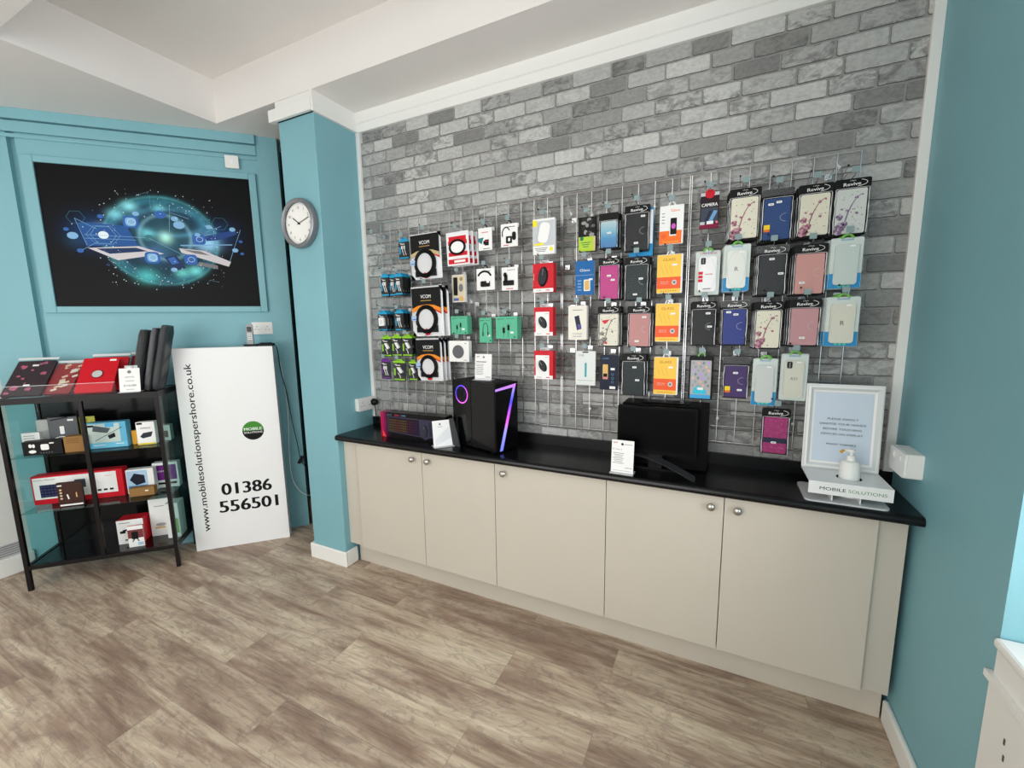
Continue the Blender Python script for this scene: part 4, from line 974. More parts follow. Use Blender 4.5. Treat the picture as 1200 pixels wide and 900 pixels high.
# iridescent case
x, z, w, h, y = I['k1']
p = Prod('phone_case_pack', 'silver iridescent phone case with coloured diamonds and a turquoise foot', 'phone case', I['k1'], 'phone case packs on hooks')
b = MB(); b.rbox(0, -h / 2, w, h, .008, .004, .012, BLACKC); p.part(b, 'backing_card')
b = MB(); b.rbox(0, -h * .53, w * .84, h * .86, .004, -.004, .004, mat('holo_silver', (168, 170, 172), .25))
for i in range(7):
    for j in range(4):
        u, v = (j - 1.5) * .021 + (i % 2) * .010, -h * (.16 + i * .085); cc = ((150, 150, 150), (190, 150, 235), (235, 170, 150), (150, 225, 170), (120, 126, 130))[(i * 3 + j * 2) % 5]
        (abs(u) < .034) and b.poly([(u - .006, v), (u, v + .008), (u + .006, v), (u, v - .008)], -.0045, mat('holo_%d' % cc[0], cc, .3))
b.poly([(-.030, -h * .86), (-.026, -h * .74), (-.012, -h * .68), (.004, -h * .70), (.020, -h * .76), (.028, -h * .86)], -.005, mat('turquoise_case', (40, 190, 215), .3))
b.rect(0, -h * .92, w * .84, .017, -.0054, mat('bright_blue_strip', (60, 160, 215), .4)); b.rbox(.0, -h * .74, .024, .011, .002, -.006, -.0055, WH)
p.part(b, 'case'); b = MB(); b.rbox(0, -h * .53, w * .92, h * .92, .006, -.0065, .004, CLEAR); p.part(b, 'clear_sleeve'); tab(p, mat('tab_120', (120, 190, 90), .4))
case_pack(I['k2'], 'dark purple phone case with a yellow sticker, bottom row', (68, 50, 100), header=False, tags=((-.02, .28), (.2, -.26)), strap=True, sticker=True, colname='purple', seed=21, bag=True)
clear_case(I['k3'], 'hazy clear phone case pack between the purple case and the end pack, bottom row', '', case=(202, 206, 204))
clear_case(I['k4'], 'clear phone case with black camera cutout, right end of the bottom row', 'A31', False, case=(214, 218, 218), cam=True)
case_pack(I['l1'], 'magenta glitter phone case alone below the bottom row', (158, 52, 108), tags=((-.05, -.20),), colname='magenta', pattern='glitter', seed=22)

HK = dict(a1='of the topmost small cable pack', a2='of the leftmost small blue-topped packs', a3='of the narrow small blue-topped pack', a4='of the deep stack of small packs', a5='of the white plug packs', a6='of the small packs above the green rows',
 a7='of the leftmost upper green pack', a8='of the middle upper green pack', a9='of the rightmost upper green pack', a10='of the purple-topped pack', a11='of the wide lower green pack', a12='of the half-hidden lower green pack',
 b1='of the uppermost black-topped bag', b2='of the middle black-topped bags', b3='of the lowest black-topped bags', c1='of the red and white bags', d1='of the memory card', d2='of the car charger card', d3='of the cream earphone box', d4='of the curled adapter cable', d5='of the car phone holder',
 e1='of the leftmost green boxes', e2='of the tall narrow green box', e3='of the widest green boxes', f1='of the round grey charging pad box', w1='of the white rounded charging pad', m1='of the topmost mouse box', m2='of the middle mouse box', m3='of the lowest mouse box',
 g1='of the lime and camouflage pack', g2='of the silver to blue case', g3='of the blue screen protector box', g4='of the bright pink case', g5='of the striped black case', g6='of the black case under the striped one', g7='of the white and orange pack', g8='of the upper yellow pack', g9='of the middle yellow pack', g10='of the lowest yellow pack',
 g11='of the cream white box', g12='of the white zip pouch', g13='of the cream case with red figure', g14='of the rose pink case', g15='of the dark navy box', g16='of the greenish black case', h1='of the camera lens card', h2='of the top left floral case', h3='of the navy case', h4='of the top middle floral case', h5='of the pale floral end case',
 i1='of the clear case with red labels', i2='of the lettered clear case in row two', i3='of the dark grey case', i4='of the salmon pink case', i5='of the milky clear case', j1='of the square-clasp black case', j2='of the royal blue case', j3='of the third-row floral case', j4='of the dusty pink case', j5='of the cream tinted clear case',
 k1='of the iridescent case', k2='of the purple case', k3='of the hazy clear case', k4='of the end clear case, bottom row', l1='of the magenta glitter case')
for k_ in ('g2','g4','g6','g13','g14','g16','h2','h3','h4','h5','i2','i3','i4','i5','j1','j2','j3','j4','j5','k3','k4'):
    w_ = HK[k_].replace('of the ', '', 1)
    more(REG[I[k_]], 2 if k_[0] in 'hij' else 1, .034, ['second pack in the stack, right behind the ' + w_, 'rear pack in the stack behind the ' + w_], .007 if k_[0] in 'gk' else -.004)
for k_, w_ in HK.items():
    H(k_, w_, plate_=k_ not in ('a3', 'a8', 'a12', 'k3', 'g15'))
hook(-.695, 2.09, 2.09, 'empty, star-shaped clear ticket holder, left of the camouflage pack', False, True)
hook(.357, 2.135, 2.10, 'empty, star-shaped clear ticket holder, above the right floral cases', False, True)
hook(-1.278, 1.69, 2.10, 'empty, star-shaped clear ticket holder, above the green boxes', False, True)
hook(-1.955, 2.13, 2.08, 'empty, highest at the left edge of the grid')
hook(-.75 + .02, 1.86, 2.08, 'empty, bare, right of the topmost mouse box', False)
for j, z_ in enumerate((1.655, 1.585, 1.43)): hook(-.70, z_, 2.09, 'empty, bare, in the gap right of the lower mouse boxes', False)

# ------------------------------------------------------------------ things on the worktop
ZW = .8985
def logo(b, cx, cz, k, y, m=INK):      # small plain round shop badge
    b.poly(ell(cx, cz, k, k, 14), y, m)
def sheet(name, label, loc, yaw, w, h, lean, art, base=True):
    o = thing(name, label, 'price card', loc, (0, 0, yaw))
    L = Matrix.Rotation(-lean, 4, 'X')
    def xf(b): b.v = [tuple(L @ Vector(v)) for v in b.v]
    b = MB(); b.rbox(0, h / 2, w, h, .001, .0, .0012, WH); art(b, w, h); xf(b); b.build('printed_card', o)
    b = MB(); b.rbox(0, h / 2, w + .004, h + .002, .002, -.0022, -.0010, CLEAR); xf(b)
    if base: b.box(-w / 2 - .002, w / 2 + .002, -.024, .04, 0, .002, HAZY)
    b.build('acrylic_holder', o); return o
def art_tower(b, w, h):
    y = -.0005; b.text('NEW', -w * .30, h * .9, .007, y, GREYP, rot=.1, w=.018, bold=.03); logo(b, w * .02, h * .88, .006, y, GREYP)
    b.rect(-w * .12, h * .70, w * .6, .004, y, INK)
    for i in range(8): b.rect(-w * .22, h * (.60 - .055 * i), w * (.5 - .06 * (i % 3)), .0022, y, GREYP)
    b.rect(w * .3, h * .12, w * .3, .003, y, GREYP); b.rect(0, h * .06, w * .9, .0012, y, GREYP)
sheet('price_card', 'white price card standing on top of the black computer tower', (-1.155, 2.0, ZW + .378), .0, .104, .142, .08, art_tower)
def art_mon(b, w, h):
    y = -.0005; b.text('NEW', -w * .33, h * .92, .007, y, RED, rot=.1, w=.018, bold=.03); logo(b, -w * .02, h * .88, .006, y, INK); b.rect(w * .25, h * .88, w * .35, .0025, y, GREYP)
    b.text('PC Tower i5', -w * .24, h * .72, .0055, y, INK, w=.042)
    for i in range(7): b.rect(-w * .18, h * (.60 - .05 * i), w * (.5 - .07 * (i % 3)), .0022, y, GREYP)
    b.text('£449.99', w * .28, h * .17, .005, y, INK, w=.03); b.rect(0, h * .07, w * .85, .0012, y, GREYP)
sheet('price_card', 'white price card in a clear stand before the black monitor', (-.372, 1.882, ZW + .001), -.02, .100, .150, .10, art_mon)
def art_fold(b, w, h):
    y = -.0005; logo(b, -w * .12, h * .86, .006, y, GREYP); b.poly([(-w * .4, h * .30), (w * .42, h * .78), (w * .42, h * .30), (-w * .4, h * .05)], y, mat('faint_grey', (226, 227, 229), .5)); b.rect(-w * .1, h * .76, .03, .002, y, GREYP)
sheet('price_card', 'blank-looking glossy white card leaning at the end of the keyboard box', (-1.372, 1.915, ZW + .001), .86, .112, .148, .16, art_fold)

# keyboard gift box
kb = thing('keyboard_box', 'long black gaming keyboard box with glowing red and pink end', 'keyboard box', (-1.862, 1.950, ZW), (0, 0, math.radians(1.5)))
t = NT('rgb_gloss_box', .25); t.b.inputs['Specular IOR Level'].default_value = .2; o_, s_ = t.coords()
nz = t.noise(o_, 20, 3)
hue = t.ramp(t.math('MULTIPLY', s_[0], 1.8), [(0, (176, 24, 60)), (.035, (150, 12, 84)), (.085, (56, 8, 40)), (.14, (15, 12, 16)), (1, (12, 12, 14))])
t.color(hue)
b = MB(); b.extz([(0, 0), (.475, 0), (.475, .072), (0, .072)], 0, .158, t.m)
y = -.0007; GR1 = mat('kb_frame', (58, 54, 76), .3)
b.poly([(.055, .038), (.30, .022), (.33, .0085), (.36, .022), (.468, .03), (.468, .128), (.055, .134)], y, GR1)
b.poly([(.062, .044), (.29, .030), (.29, .124), (.062, .128)], y - .0004, mat('kb_dark', (26, 20, 26), .3))
for i in range(15):
    for j in range(5):
        c_ = [(150, 120, 70), (170, 90, 60), (150, 50, 60), (130, 40, 90), (90, 50, 120)][min(4, i // 3)]
        b.rect(.072 + i * .0148, .050 + j * .0155 + (i * -.0003), .0105, .0100, y - .0008, mat('key_%d' % c_[0], tuple(int(v * .55) for v in c_), .4))
b.ext(ell(.325, .062, .021, .036, 20), y - .006, y - .0003, mat('kb_mouse', (52, 54, 66), .3)); b.rect(.325, .082, .003, .014, y - .0066, GREYP)
b.poly([(.36, .035), (.462, .04), (.462, .115), (.36, .118)], y - .0004, mat('kb_side', (38, 42, 62), .3))
b.text('2 in 1', .07, .143, .007, y, LB, w=.03); b.text('GAMING', .125, .143, .008, y, mat('hot_pink', (235, 60, 110), .4), w=.035); b.text('COMBO', .175, .143, .007, y, LB, w=.035)
b.poly([(.012, .002), (.04, .002), (.012, .045)], y, mat('flame_red', (240, 70, 60), .4))
b.build('box', kb)
bx = thing('leaflet', 'dark grey leaflet leaning between the white card and computer tower', 'leaflet', (-1.352, 1.958, ZW), (0, 0, -.2))
b = MB(); b.ext([(.0, 0), (.070, 0), (.058, .05), (.025, .155), (-.01, .155)], 0, .004, mat('dark_grey_card', (58, 60, 64), .4)); b.build('sheet', bx)

# PC tower: front-right corner near the edge
ang = math.atan2(-.095, .328)
A0 = Vector((-1.354, 1.994, ZW)); 
tw = thing('computer_tower', 'black gaming computer tower with coloured light strip and glass side', 'computer', A0, (0, 0, ang))
Wt, Dt, Ht = .341, .174, .374
b = MB(); b.box(0, Wt - .006, .004, Dt, .008, Ht, BLACKM)
b.box(.02, Wt - .02, .02, Dt - .02, Ht, Ht + .003, mat('mesh_black', (34, 34, 36), .6))
b.build('case', tw, bevel=.002)
b = MB(); b.box(.0, .150, .0, .0045, .012, Ht - .004, BLACKG); b.box(.158, Wt - .008, -.001, .0035, .012, Ht - .004, mat('tower_glass', (20, 20, 22), .12, spec=.3)); b.box(.150, .158, .001, .0045, .012, Ht - .004, BLACK); b.build('side_panel', tw, bevel=.001)
b = MB(); b.box(Wt - .006, Wt, .0, Dt, .008, Ht, mat('tower_front', (8, 8, 10), .2)); b.build('front_panel', tw, bevel=.002)
t = NT('rgb_strip', .4); o_, s_ = t.coords()
rc = t.ramp(t.math('MULTIPLY', s_[2], 2.7), [(0, (110, 120, 235)), (.3, (150, 150, 240)), (.45, (230, 90, 220)), (.6, (170, 80, 235)), (.72, (70, 70, 240)), (.85, (130, 130, 245)), (1, (215, 120, 225))])
t.color(rc); t.set(t.b.inputs['Emission Color'], rc); t.b.inputs['Emission Strength'].default_value = .75
STR = t.m
def on_front(pts):   # (depth, z) on the right-hand front panel
    return [(Wt + .0006, a, c) for a, c in pts]
b = MB(); b.add(on_front([(.160, Ht - .012), (.138, Ht - .022), (.026, .010), (.050, .010)][::-1]) , [(0, 1, 2, 3)], STR)
b.add(on_front([(.160, Ht - .012), (.0, Ht - .028), (.0, Ht - .040), (.148, Ht - .030)]), [(0, 1, 2, 3)], STR)
b.build('light_strip', tw)
t = NT('fan_ring', .4); o_, s_ = t.coords()
rc = t.ramp(t.math('ADD', t.math('MULTIPLY', t.math('SUBTRACT', s_[0], s_[2]), 4), 1.55), [(.2, (40, 60, 230)), (.5, (90, 60, 235)), (.8, (225, 90, 220))])
t.color(rc); t.set(t.b.inputs['Emission Color'], rc); t.b.inputs['Emission Strength'].default_value = .8
b = MB(); b.ring(.078, Ht - .078, .052, .052, .007, -.0006, t.m, n=40); b.build('fan_light', tw)
b = MB()
for i in range(9):
    a = i * 2 * PI / 9; b.poly([(.078 + .012 * math.cos(a), Ht - .078 + .012 * math.sin(a)), (.078 + .043 * math.cos(a - .25), Ht - .078 + .043 * math.sin(a - .25)), (.078 + .043 * math.cos(a + .2), Ht - .078 + .043 * math.sin(a + .2))], -.0005, mat('fan_blade', (24, 20, 44), .3))
b.poly(ell(.078, Ht - .078, .012, .012, 14), -.0007, BLACK); b.build('fan', tw)
b = MB()
for (fx, fy) in ((.03, .02), (.3, .02), (.03, .15), (.3, .15)): b.lathe([(.012, 0), (.012, .009)], (fx, fy, 0), BLACK, 'z', 12)
b.build('foot', tw)

# monitor and computer behind it
mo = thing('monitor', 'black flat monitor with a curved foot, standing on the worktop', 'monitor', (-.242, 1.985, ZW))
b = MB(); b.rbox(0, .186, .347, .220, .004, -.006, .020, mat('bezel_black', (8, 8, 9), .4, spec=.08)); b.build('bezel', mo, bevel=.002)
b = MB(); b.rect(0, .190, .327, .192, -.0066, mat('dark_screen', (6, 6, 7), .4, spec=.05)); b.build('screen', mo)
b = MB(); b.box(-.03, .03, .0, .018, .01, .09, BLACK); b.build('neck', mo)
b = MB(); V = []; n = 14
for i in range(n + 1):
    u = i / n; x = -.10 + .275 * u; z = .004 + .060 * math.sin(PI * (.5 + .5 * u)) ; yy = .02 - .10 * u ** 1.3
    V += [(x, yy - .020, z), (x, yy + .016, z + .012), (x, yy + .016, z + .002), (x, yy - .020, z - .006)]
F = []
for i in range(n):
    for k in range(4): F.append((i * 4 + k, i * 4 + (k + 1) % 4, i * 4 + 4 + (k + 1) % 4, i * 4 + 4 + k))
F += [(0, 1, 2, 3), tuple(range(n * 4, n * 4 + 4))]
b.add([(x, yy, max(z, .0)) for x, yy, z in V], F, mat('foot_dark', (44, 46, 48), .3)); b.box(-.12, .10, .0, .033, 0, .008, BLACK); b.build('foot', mo)
pc = thing('desktop_computer', 'plain black desktop computer case behind the black monitor', 'computer', (-.405, 2.036, ZW))
b = MB(); b.box(0, .378, 0, .135, .004, .300, mat('case_black', (8, 8, 9), .4, spec=.08)); b.box(.09, .30, .03, .10,   .300, .306, BLACK); b.build('case', pc, bevel=.003)
b = MB(); b.box(.3782, .380, .02, .115, .02, .275, BLACK); b.build('side_cover', pc)

# sanitiser stand
ss = thing('sanitiser_stand', 'white acrylic hand sanitiser stand with a framed notice', 'stand', (.330, 1.876, ZW))
AC = mat('white_acrylic', (236, 238, 238), .25)
GF = mat('silver_frame', (208, 214, 214), .3)
b = MB(); b.extz([(x + .118, y_ + .09) for x, y_ in rr(.256, .20, .02)], 0, .006, mat('acrylic_base', (206, 210, 212), .25)); b.build('base_plate', ss)
b = MB(); b.box(.075, .079, .01, .165, .006, .07, AC); b.box(.160, .164, .01, .165, .006, .07, AC); b.build('riser', ss)
b = MB()
b.box(0, .252, .0, .004, .030, .078, AC)
N = 24; hx, hy, hr = .140, .085, .040
circ = [(hx + hr * math.cos(2 * PI * i / N), hy + hr * math.sin(2 * PI * i / N)) for i in range(N)]
sq = [(hx + .046 * math.cos(a) / max(abs(math.cos(a)), abs(math.sin(a))), hy + .046 * math.sin(a) / max(abs(math.cos(a)), abs(math.sin(a)))) for a in [2 * PI * i / N for i in range(N)]]
for zz in (.074, .078): b.add([(x, y_, zz) for x, y_ in circ + sq], [(i, (i + 1) % N, N + (i + 1) % N, N + i) for i in range(N)], AC)
b.box(0, hx - .046, .004, .175, .074, .078, AC); b.box(hx + .046, .252, .004, .175, .074, .078, AC)
b.box(hx - .046, hx + .046, .004, hy - .046, .074, .078, AC); b.box(hx - .046, hx + .046, hy + .046, .175, .074, .078, AC)
b.add([(x, y_, .074) for x, y_ in circ] + [(x, y_, .078) for x, y_ in circ], [(i, (i + 1) % N, N + (i + 1) % N, N + i) for i in range(N)], mat('dark_hole', (30, 30, 30), .5))
b.text('MOBILE', .075, .0535, .0125, -.0005, INK, w=.080, bold=.008); b.text('SOLUTIONS', .178, .0535, .0125, -.0005, mat('logo_green', (90, 150, 100), .5), w=.112)
b.build('tray', ss)
LN = Matrix.Rotation(-.06, 4, 'X')
def lean(b, o=(0, .175, .078)):
    b.v = [tuple(Vector(o) + LN @ Vector(v)) for v in b.v]
bw, bh = .252, .345
b = MB(); b.rbox(bw / 2, bh / 2, bw, bh, .004, 0, .005, AC); lean(b); b.build('back_panel', ss)
b = MB(); f0, f1 = .006, .034
def fr(o_, i_, ya, yb, m):
    P = [(o_, o_), (bw - o_, o_), (bw - o_, bh - o_), (o_, bh - o_)]; I_ = [(i_, i_), (bw - i_, i_), (bw - i_, bh - i_), (i_, bh - i_)]
    b.add([(x, ya, z) for x, z in P] + [(x, yb, z) for x, z in I_], [(k, (k + 1) % 4, 4 + (k + 1) % 4, 4 + k) for k in range(4)], m)
fr(.006, .006, 0, -.010, GF); fr(.006, .014, -.010, -.012, WH); fr(.014, .024, -.012, -.006, GF); fr(.024, .032, -.006, -.004, WH); lean(b); b.build('snap_frame', ss)
b = MB(); NP = mat('notice_paper', (206, 218, 232), .3); b.rect(bw / 2, bh / 2, bw - .062, bh - .062, -.003, NP)
for i, (tx, ww) in enumerate((('PLEASE KINDLY', .100), ('SANITISE YOUR HANDS', .150), ('BEFORE TOUCHING', .125), ('DEVICES ON DISPLAY', .136), ('', 0), ('MANY THANKS', .096))):
    if tx: b.text(tx, bw / 2, bh * .60 - i * .0205, .0085, -.0036, mat('notice_ink', (52, 58, 66), .5), w=ww, bold=.004)
lean(b); b.build('notice', ss)
bt = thing('sanitiser_bottle', 'white round pump bottle with a yellow nozzle tip in the stand', 'bottle', (.470, 1.961, ZW + .0065))
b = MB(); b.lathe([(.031, 0), (.033, .004), (.033, .085), (.0325, .088), (.033, .091), (.033, .122), (.027, .137), (.014, .143)], (0, 0, 0), mat('bottle_white', (236, 238, 234), .3), 'z', 28)
b.add([(0, 0, 0)], [], WH); b.build('bottle', bt, smooth=True)
b = MB(); b.lathe([(.0145, .142), (.0145, .160), (.006, .162), (.006, .173), (.0125, .175), (.0125, .184), (.004, .186)], (0, 0, 0), mat('pump_white', (240, 240, 238), .3), 'z', 20)
b.tube([(0, 0, .179), (-.02, -.006, .180), (-.030, -.009, .174)], .005, mat('pump_white', (240, 240, 238), .3), 8)
pmp = b.build('pump_head', bt, smooth=True)
b = MB(); b.tube([(-.024, -.007, .1795), (-.033, -.010, .174), (-.035, -.0105, .170)], .0056, mat('amber_tip', (200, 150, 50), .4), 8); b.build('nozzle_tip', pmp, smooth=True)['label'] = 'amber yellow nozzle tip'

# ------------------------------------------------------------------ left: white sign board, phone, cables
sb = thing('sign_board', 'tall white box sign with web address and phone number leaning by the teal wall', 'sign', PW(-.928, 3.425), R45)
bw2, bh2, bt2 = .598, 1.447, .075
b = MB(); b.rbox(0, bh2 / 2, bw2, bh2, .004, 0, bt2, BOARD_WHITE); b.build('board', sb, bevel=.004)
b = MB(); y = -.0007
b.text('www.mobilesolutionspershore.co.uk', -bw2 / 2 + .075, bh2 * .512, .043, y, INK, rot=PI / 2, w=1.205, bold=.022)
b.build('web_address', sb); b = MB()
b.text('01386', .052, bh2 * .302, .090, y, INK, w=.312, bold=.05)
b.build('phone_number', sb); b = MB()
b.text('556501', .056, bh2 * .213, .090, y, INK, w=.370, bold=.05)
b.build('phone_number', sb)
b = MB(); cx_, cz_ = .128, bh2 * .585
b.poly(ell(cx_, cz_, .068, .068, 32), y, BLACKC); up = [(cx_ + .068 * math.cos(a), cz_ + .068 * math.sin(a)) for a in [PI * i / 20 for i in range(21)]]
b.poly(up, y - .0004, mat('badge_green', (70, 140, 50), .4))
b.text('MOBILE', cx_, cz_ + .014, .021, y - .0008, WH, w=.112, bold=.04); b.text('SOLUTIONS', cx_, cz_ - .012, .014, y - .0008, WH, w=.116, bold=.02)
b.build('round_badge', sb)['label'] = 'round black and green badge'
# cordless phone on the board's top edge
ph = thing('cordless_phone', 'small silver and black cordless phone upright in its cradle on the sign board', 'phone', PW(-.765, 3.452, bh2 + .003), R45)
b = MB(); b.extz([(x, y_) for x, y_ in rr(.085, .05, .012)], 0, .014, BLACK); b.build('cradle', ph)
b = MB(); b.rbox(.0, .080, .040, .145, .010, -.012, .012, mat('phone_silver', (160, 162, 166), .3)); b.rbox(0, .118, .028, .034, .002, -.0135, -.012, BLACKG)
for i in range(4):
    for j in range(3): b.rbox((j - 1) * .010, .085 - i * .012, .007, .007, .001, -.0132, -.012, WH)
b.box(-.019, -.016, -.010, .0125, .02, .15, BLACK); b.build('handset', ph)
cr = thing('charging_cradle', 'flat black charging cradle beside the phone on the sign board', 'cradle', PW(-.672, 3.455, bh2 + .003), R45)
b = MB(); b.extz([(x, y_) for x, y_ in rr(.115, .052, .024)], 0, .016, BLACK); b.extz([(x, y_) for x, y_ in rr(.08, .03, .014)], .016, .022, BLACK); b.build('body', cr, bevel=.003)
def cable(name, label, pts, r, m, extra=None):
    o = thing(name, label, 'cable')
    P = [PW(*p) for p in pts]
    # smooth the path
    S = []
    for i in range(len(P) - 1):
        p0, p1, p2, p3 = P[max(i - 1, 0)], P[i], P[i + 1], P[min(i + 2, len(P) - 1)]
        for k in range(5):
            u = k / 5
            S.append(tuple(.5 * ((2 * p1[a]) + (-p0[a] + p2[a]) * u + (2 * p0[a] - 5 * p1[a] + 4 * p2[a] - p3[a]) * u * u + (-p0[a] + 3 * p1[a] - 3 * p2[a] + p3[a]) * u ** 3) for a in range(3)))
    S.append(P[-1])
    b = MB(); b.tube(S, r, m, 6); b.build('lead', o, smooth=True)
    if extra: extra(o)
    return o
def adp(o):
    b = MB(); b.box(-.012, .012, -.012, .012, -.03, .03, BLACK); b.build('inline_adapter', o, loc=PW(-.530, 3.555, .555), rot=(0, .5, PI / 4), bevel=.003)
cable('power_cable', 'thin black cable hanging down from the phone cradle, small adapter on it', [(-.635, 3.455, 1.462), (-.618, 3.53, 1.43), (-.612, 3.56, 1.26), (-.585, 3.565, 1.08), (-.565, 3.565, .85), (-.545, 3.56, .70), (-.530, 3.557, .56), (-.505, 3.56, .505), (-.49, 3.60, .50)], .0028, BLACK, adp)
cable('white_cable', 'thin white cable looping down beside the sign board', [(-.612, 3.57, 1.33), (-.598, 3.57, 1.15), (-.590, 3.56, .90), (-.604, 3.55, .60), (-.598, 3.55, .42), (-.555, 3.55, .31), (-.50, 3.57, .255), (-.478, 3.61, .25)], .0025, WH)

# ------------------------------------------------------------------ display cabinet
DF, DBk = 3.245, 3.56
S0, S1 = -2.03, -1.272
cb = thing('display_cabinet', 'black metal display cabinet with glass shelves against the teal wall', 'cabinet', (0, 0, 0), R45)
ZT = 1.19
def leg(s, n):
    b = MB(); b.box(s - .011, s + .011, n - .011, n + .011, 0, ZT, BLACKM); b.build('leg', cb, bevel=.002)
for s in (S0, S1):
    for n in (DF, DBk): leg(s, n)
b = MB(); b.box(-1.665, -1.643, DF - .009, DF + .009, .16, ZT - .03, BLACKM); b.build('centre_post', cb, bevel=.002)
b = MB()
for n in (DF, DBk): b.box(S0, S1, n - .010, n + .010, ZT - .035, ZT, BLACKM)
for s in (S0, S1): b.box(s - .010, s + .010, DF, DBk, ZT - .035, ZT, BLACKM)
b.box(S0, S1, DF + .01, DBk - .01, ZT - .010, ZT - .002, BLACKG); b.build('top_deck', cb)
b = MB()
for n in (DF, DBk): b.box(S0, S1, n - .010, n + .010, .135, .160, BLACKM)
for s in (S0, S1): b.box(s - .010, s + .010, DF, DBk, .135, .160, BLACKM)
b.box(S0, S1, DF + .01, DBk - .01, .146, .156, BLACKG); b.build('bottom_deck', cb)
b = MB(); b.box(S0 + .011, S1 - .011, DBk - .004, DBk + .004, .16, ZT - .035, mat('back_panel_black', (12, 12, 13), .15)); b.build('back_panel', cb)
for z in (.828, .482):
    b = MB(); b.box(S0 + .012, S1 - .012, DF + .004, DBk - .006, z, z + .005, GLASS); b.build('glass_shelf', cb)
for s in (S0, S1):
    b = MB(); b.box(s - .002, s + .002, DF + .012, DBk - .012, .161, ZT - .036, GLASS); b.build('side_glass', cb)

def boxed(name, label, cat, s, n, z, w, h, d, face, side, art=None, yaw=0, group='boxed goods in the display cabinet'):
    o = thing(name, label, cat, PW(s, n, z), (0, 0, PI / 4 + yaw), group)
    b = MB(); b.rbox(0, h / 2, w, h, .002, 0, d, face, ms=side)
    if art: art(b, w, h)
    b.build('printed_box', o); return o
ZA, ZB, ZC = .834, .488, .157
def a_bud(b, w, h):
    y = -.0006; b.rbox(.012, h * .56, .038, .036, .008, y - .002, y, WH); b.poly(ell(-.055, h * .70, .008, .012, 10), y - .001, WH); b.poly(ell(-.04, h * .68, .007, .012, 10), y - .001, WH); b.poly(ell(-.048, h * .28, .018, .010, 12), y - .001, WH); b.rect(.045, h * .82, .022, .007, y - .001, WH)
    for i in range(5): b.poly(ell(-.01 + i * .013, h * .15, .003, .003, 6), y - .001, GREYP)
boxed('earphone_box', 'black earphone box with white earbuds, upper glass shelf', 'earphones', -1.885, 3.285, ZA, .185, .085, .05, BLACKC, BLACKC, a_bud)
def a_lines(m):
    def f(b, w, h):
        for i in range(3): b.rect(-w * .08, h * (.85 - .12 * i), w * .6, .003, -.0006, m)
    return f
boxed('carton', 'small brown carton left of the cabinet\'s centre post', 'carton', -1.733, 3.290, ZA, .105, .098, .06, CARD, CARD, a_lines(mat('card_ink', (90, 64, 36), .7)))
boxed('cable_box', 'white hanging pack at the far left of the upper shelf', 'cable box', -1.978, 3.365, ZA, .085, .125, .02, WH, WH, a_lines(GREYP))
boxed('phone_box', 'small grey-white box standing behind the white pack', 'box', -1.945, 3.43, ZA + .0, .07, .19, .03, mat('grey_white_card', (190, 190, 186), .5), WH)
def a_cab2(b, w, h):
    y = -.0006; b.rbox(-.005, h * .60, .022, .05, .004, y - .004, y, WH); b.ring(-.01, h * .30, .045, .022, .006, y, WH, 0, PI, 14); b.rect(w * .28, h * .90, .03, .012, y - .001, WH); b.line(-w * .4, h * .92, w * .2, h * .99, .008, y, INK)
boxed('cable_pouch', 'grey pouch with a white cable behind the black earphone box', 'cable pouch', -1.835, 3.40, ZA, .145, .205, .02, mat('pouch_grey', (92, 94, 98), .35), BLACKC, a_cab2)
boxed('screen_wipe_pack', 'yellow-green packet behind the small brown carton', 'packet', -1.725, 3.42, ZA, .085, .195, .02, mat('lime_packet', (176, 176, 70), .4), BLACKC, lambda b, w, h: b.rect(0, h * .5, w * .1, h * .9, -.0006, mat('lime_dark', (140, 140, 50), .4)))
boxed('carton', 'narrow brown carton behind the cabinet\'s centre post', 'carton', -1.712, 3.40, ZA, .04, .10, .06, CARD, CARD)
def a_dock(b, w, h):
    y = -.0006; b.rect(-w * .06, h * .58, w * .80, h * .74, y, mat('pale_green_print', (188, 206, 200), .4)); b.rect(0, h * .12, w * .96, h * .2, y, mat('aqua_print', (110, 190, 220), .4)); b.rect(-w * .38, h * .88, w * .16, h * .08, y - .0004, INK)
    b.poly([(-w * .30, h * .90), (w * .12, h * .76), (w * .02, h * .58), (-w * .34, h * .68)], y - .0006, mat('tablet_print', (80, 90, 96), .4)); b.poly([(w * .02, h * .48), (w * .20, h * .58), (w * .22, h * .42), (w * .06, h * .34)], y - .0006, INK)
    b.line(-w * .3, h * .3, w * .4, h * .78, .003, y - .0008, INK); b.rect(.02, h * .90, .045, .03, y - .0009, mat('aqua_print2', (80, 170, 215), .4)); b.rect(w * .3, h * .14, w * .2, .004, y - .0004, WH); b.rect(-w * .2, h * .12, w * .3, .003, y - .0004, WH)
boxed('adapter_box', 'large light blue adapter box on the upper glass shelf', 'adapter box', -1.588, 3.325, ZA, .205, .165, .06, mat('aqua_card', (96, 176, 208), .4), mat('aqua_card', (96, 176, 208), .4), a_dock)
boxed('adapter_box', 'slim orange box beside the light blue adapter box', 'adapter box', -1.452, 3.36, ZA, .05, .092, .04, mat('amber_card', (226, 164, 52), .4), CARD)
def a_ssd(b, w, h):
    y = -.0006; b.rect(-w * .3, h * .93, w * .3, h * .08, y, INK); b.text('XPRESS', 0, h * .73, .010, y, INK, w=.055, bold=.02); b.poly([(-w * .34, h * .36), (-w * .14, h * .52), (w * .38, h * .56), (w * .26, h * .34), (-w * .2, h * .28)], y, mat('ssd_print', (44, 48, 60), .3)); b.rect(0, h * .04, w * .96, h * .07, y, mat('yellow_edge', (226, 206, 60), .4))
boxed('drive_box', 'white box printed with a black portable drive', 'drive box', -1.385, 3.325, ZA, .098, .150, .04, WH, WH, a_ssd)
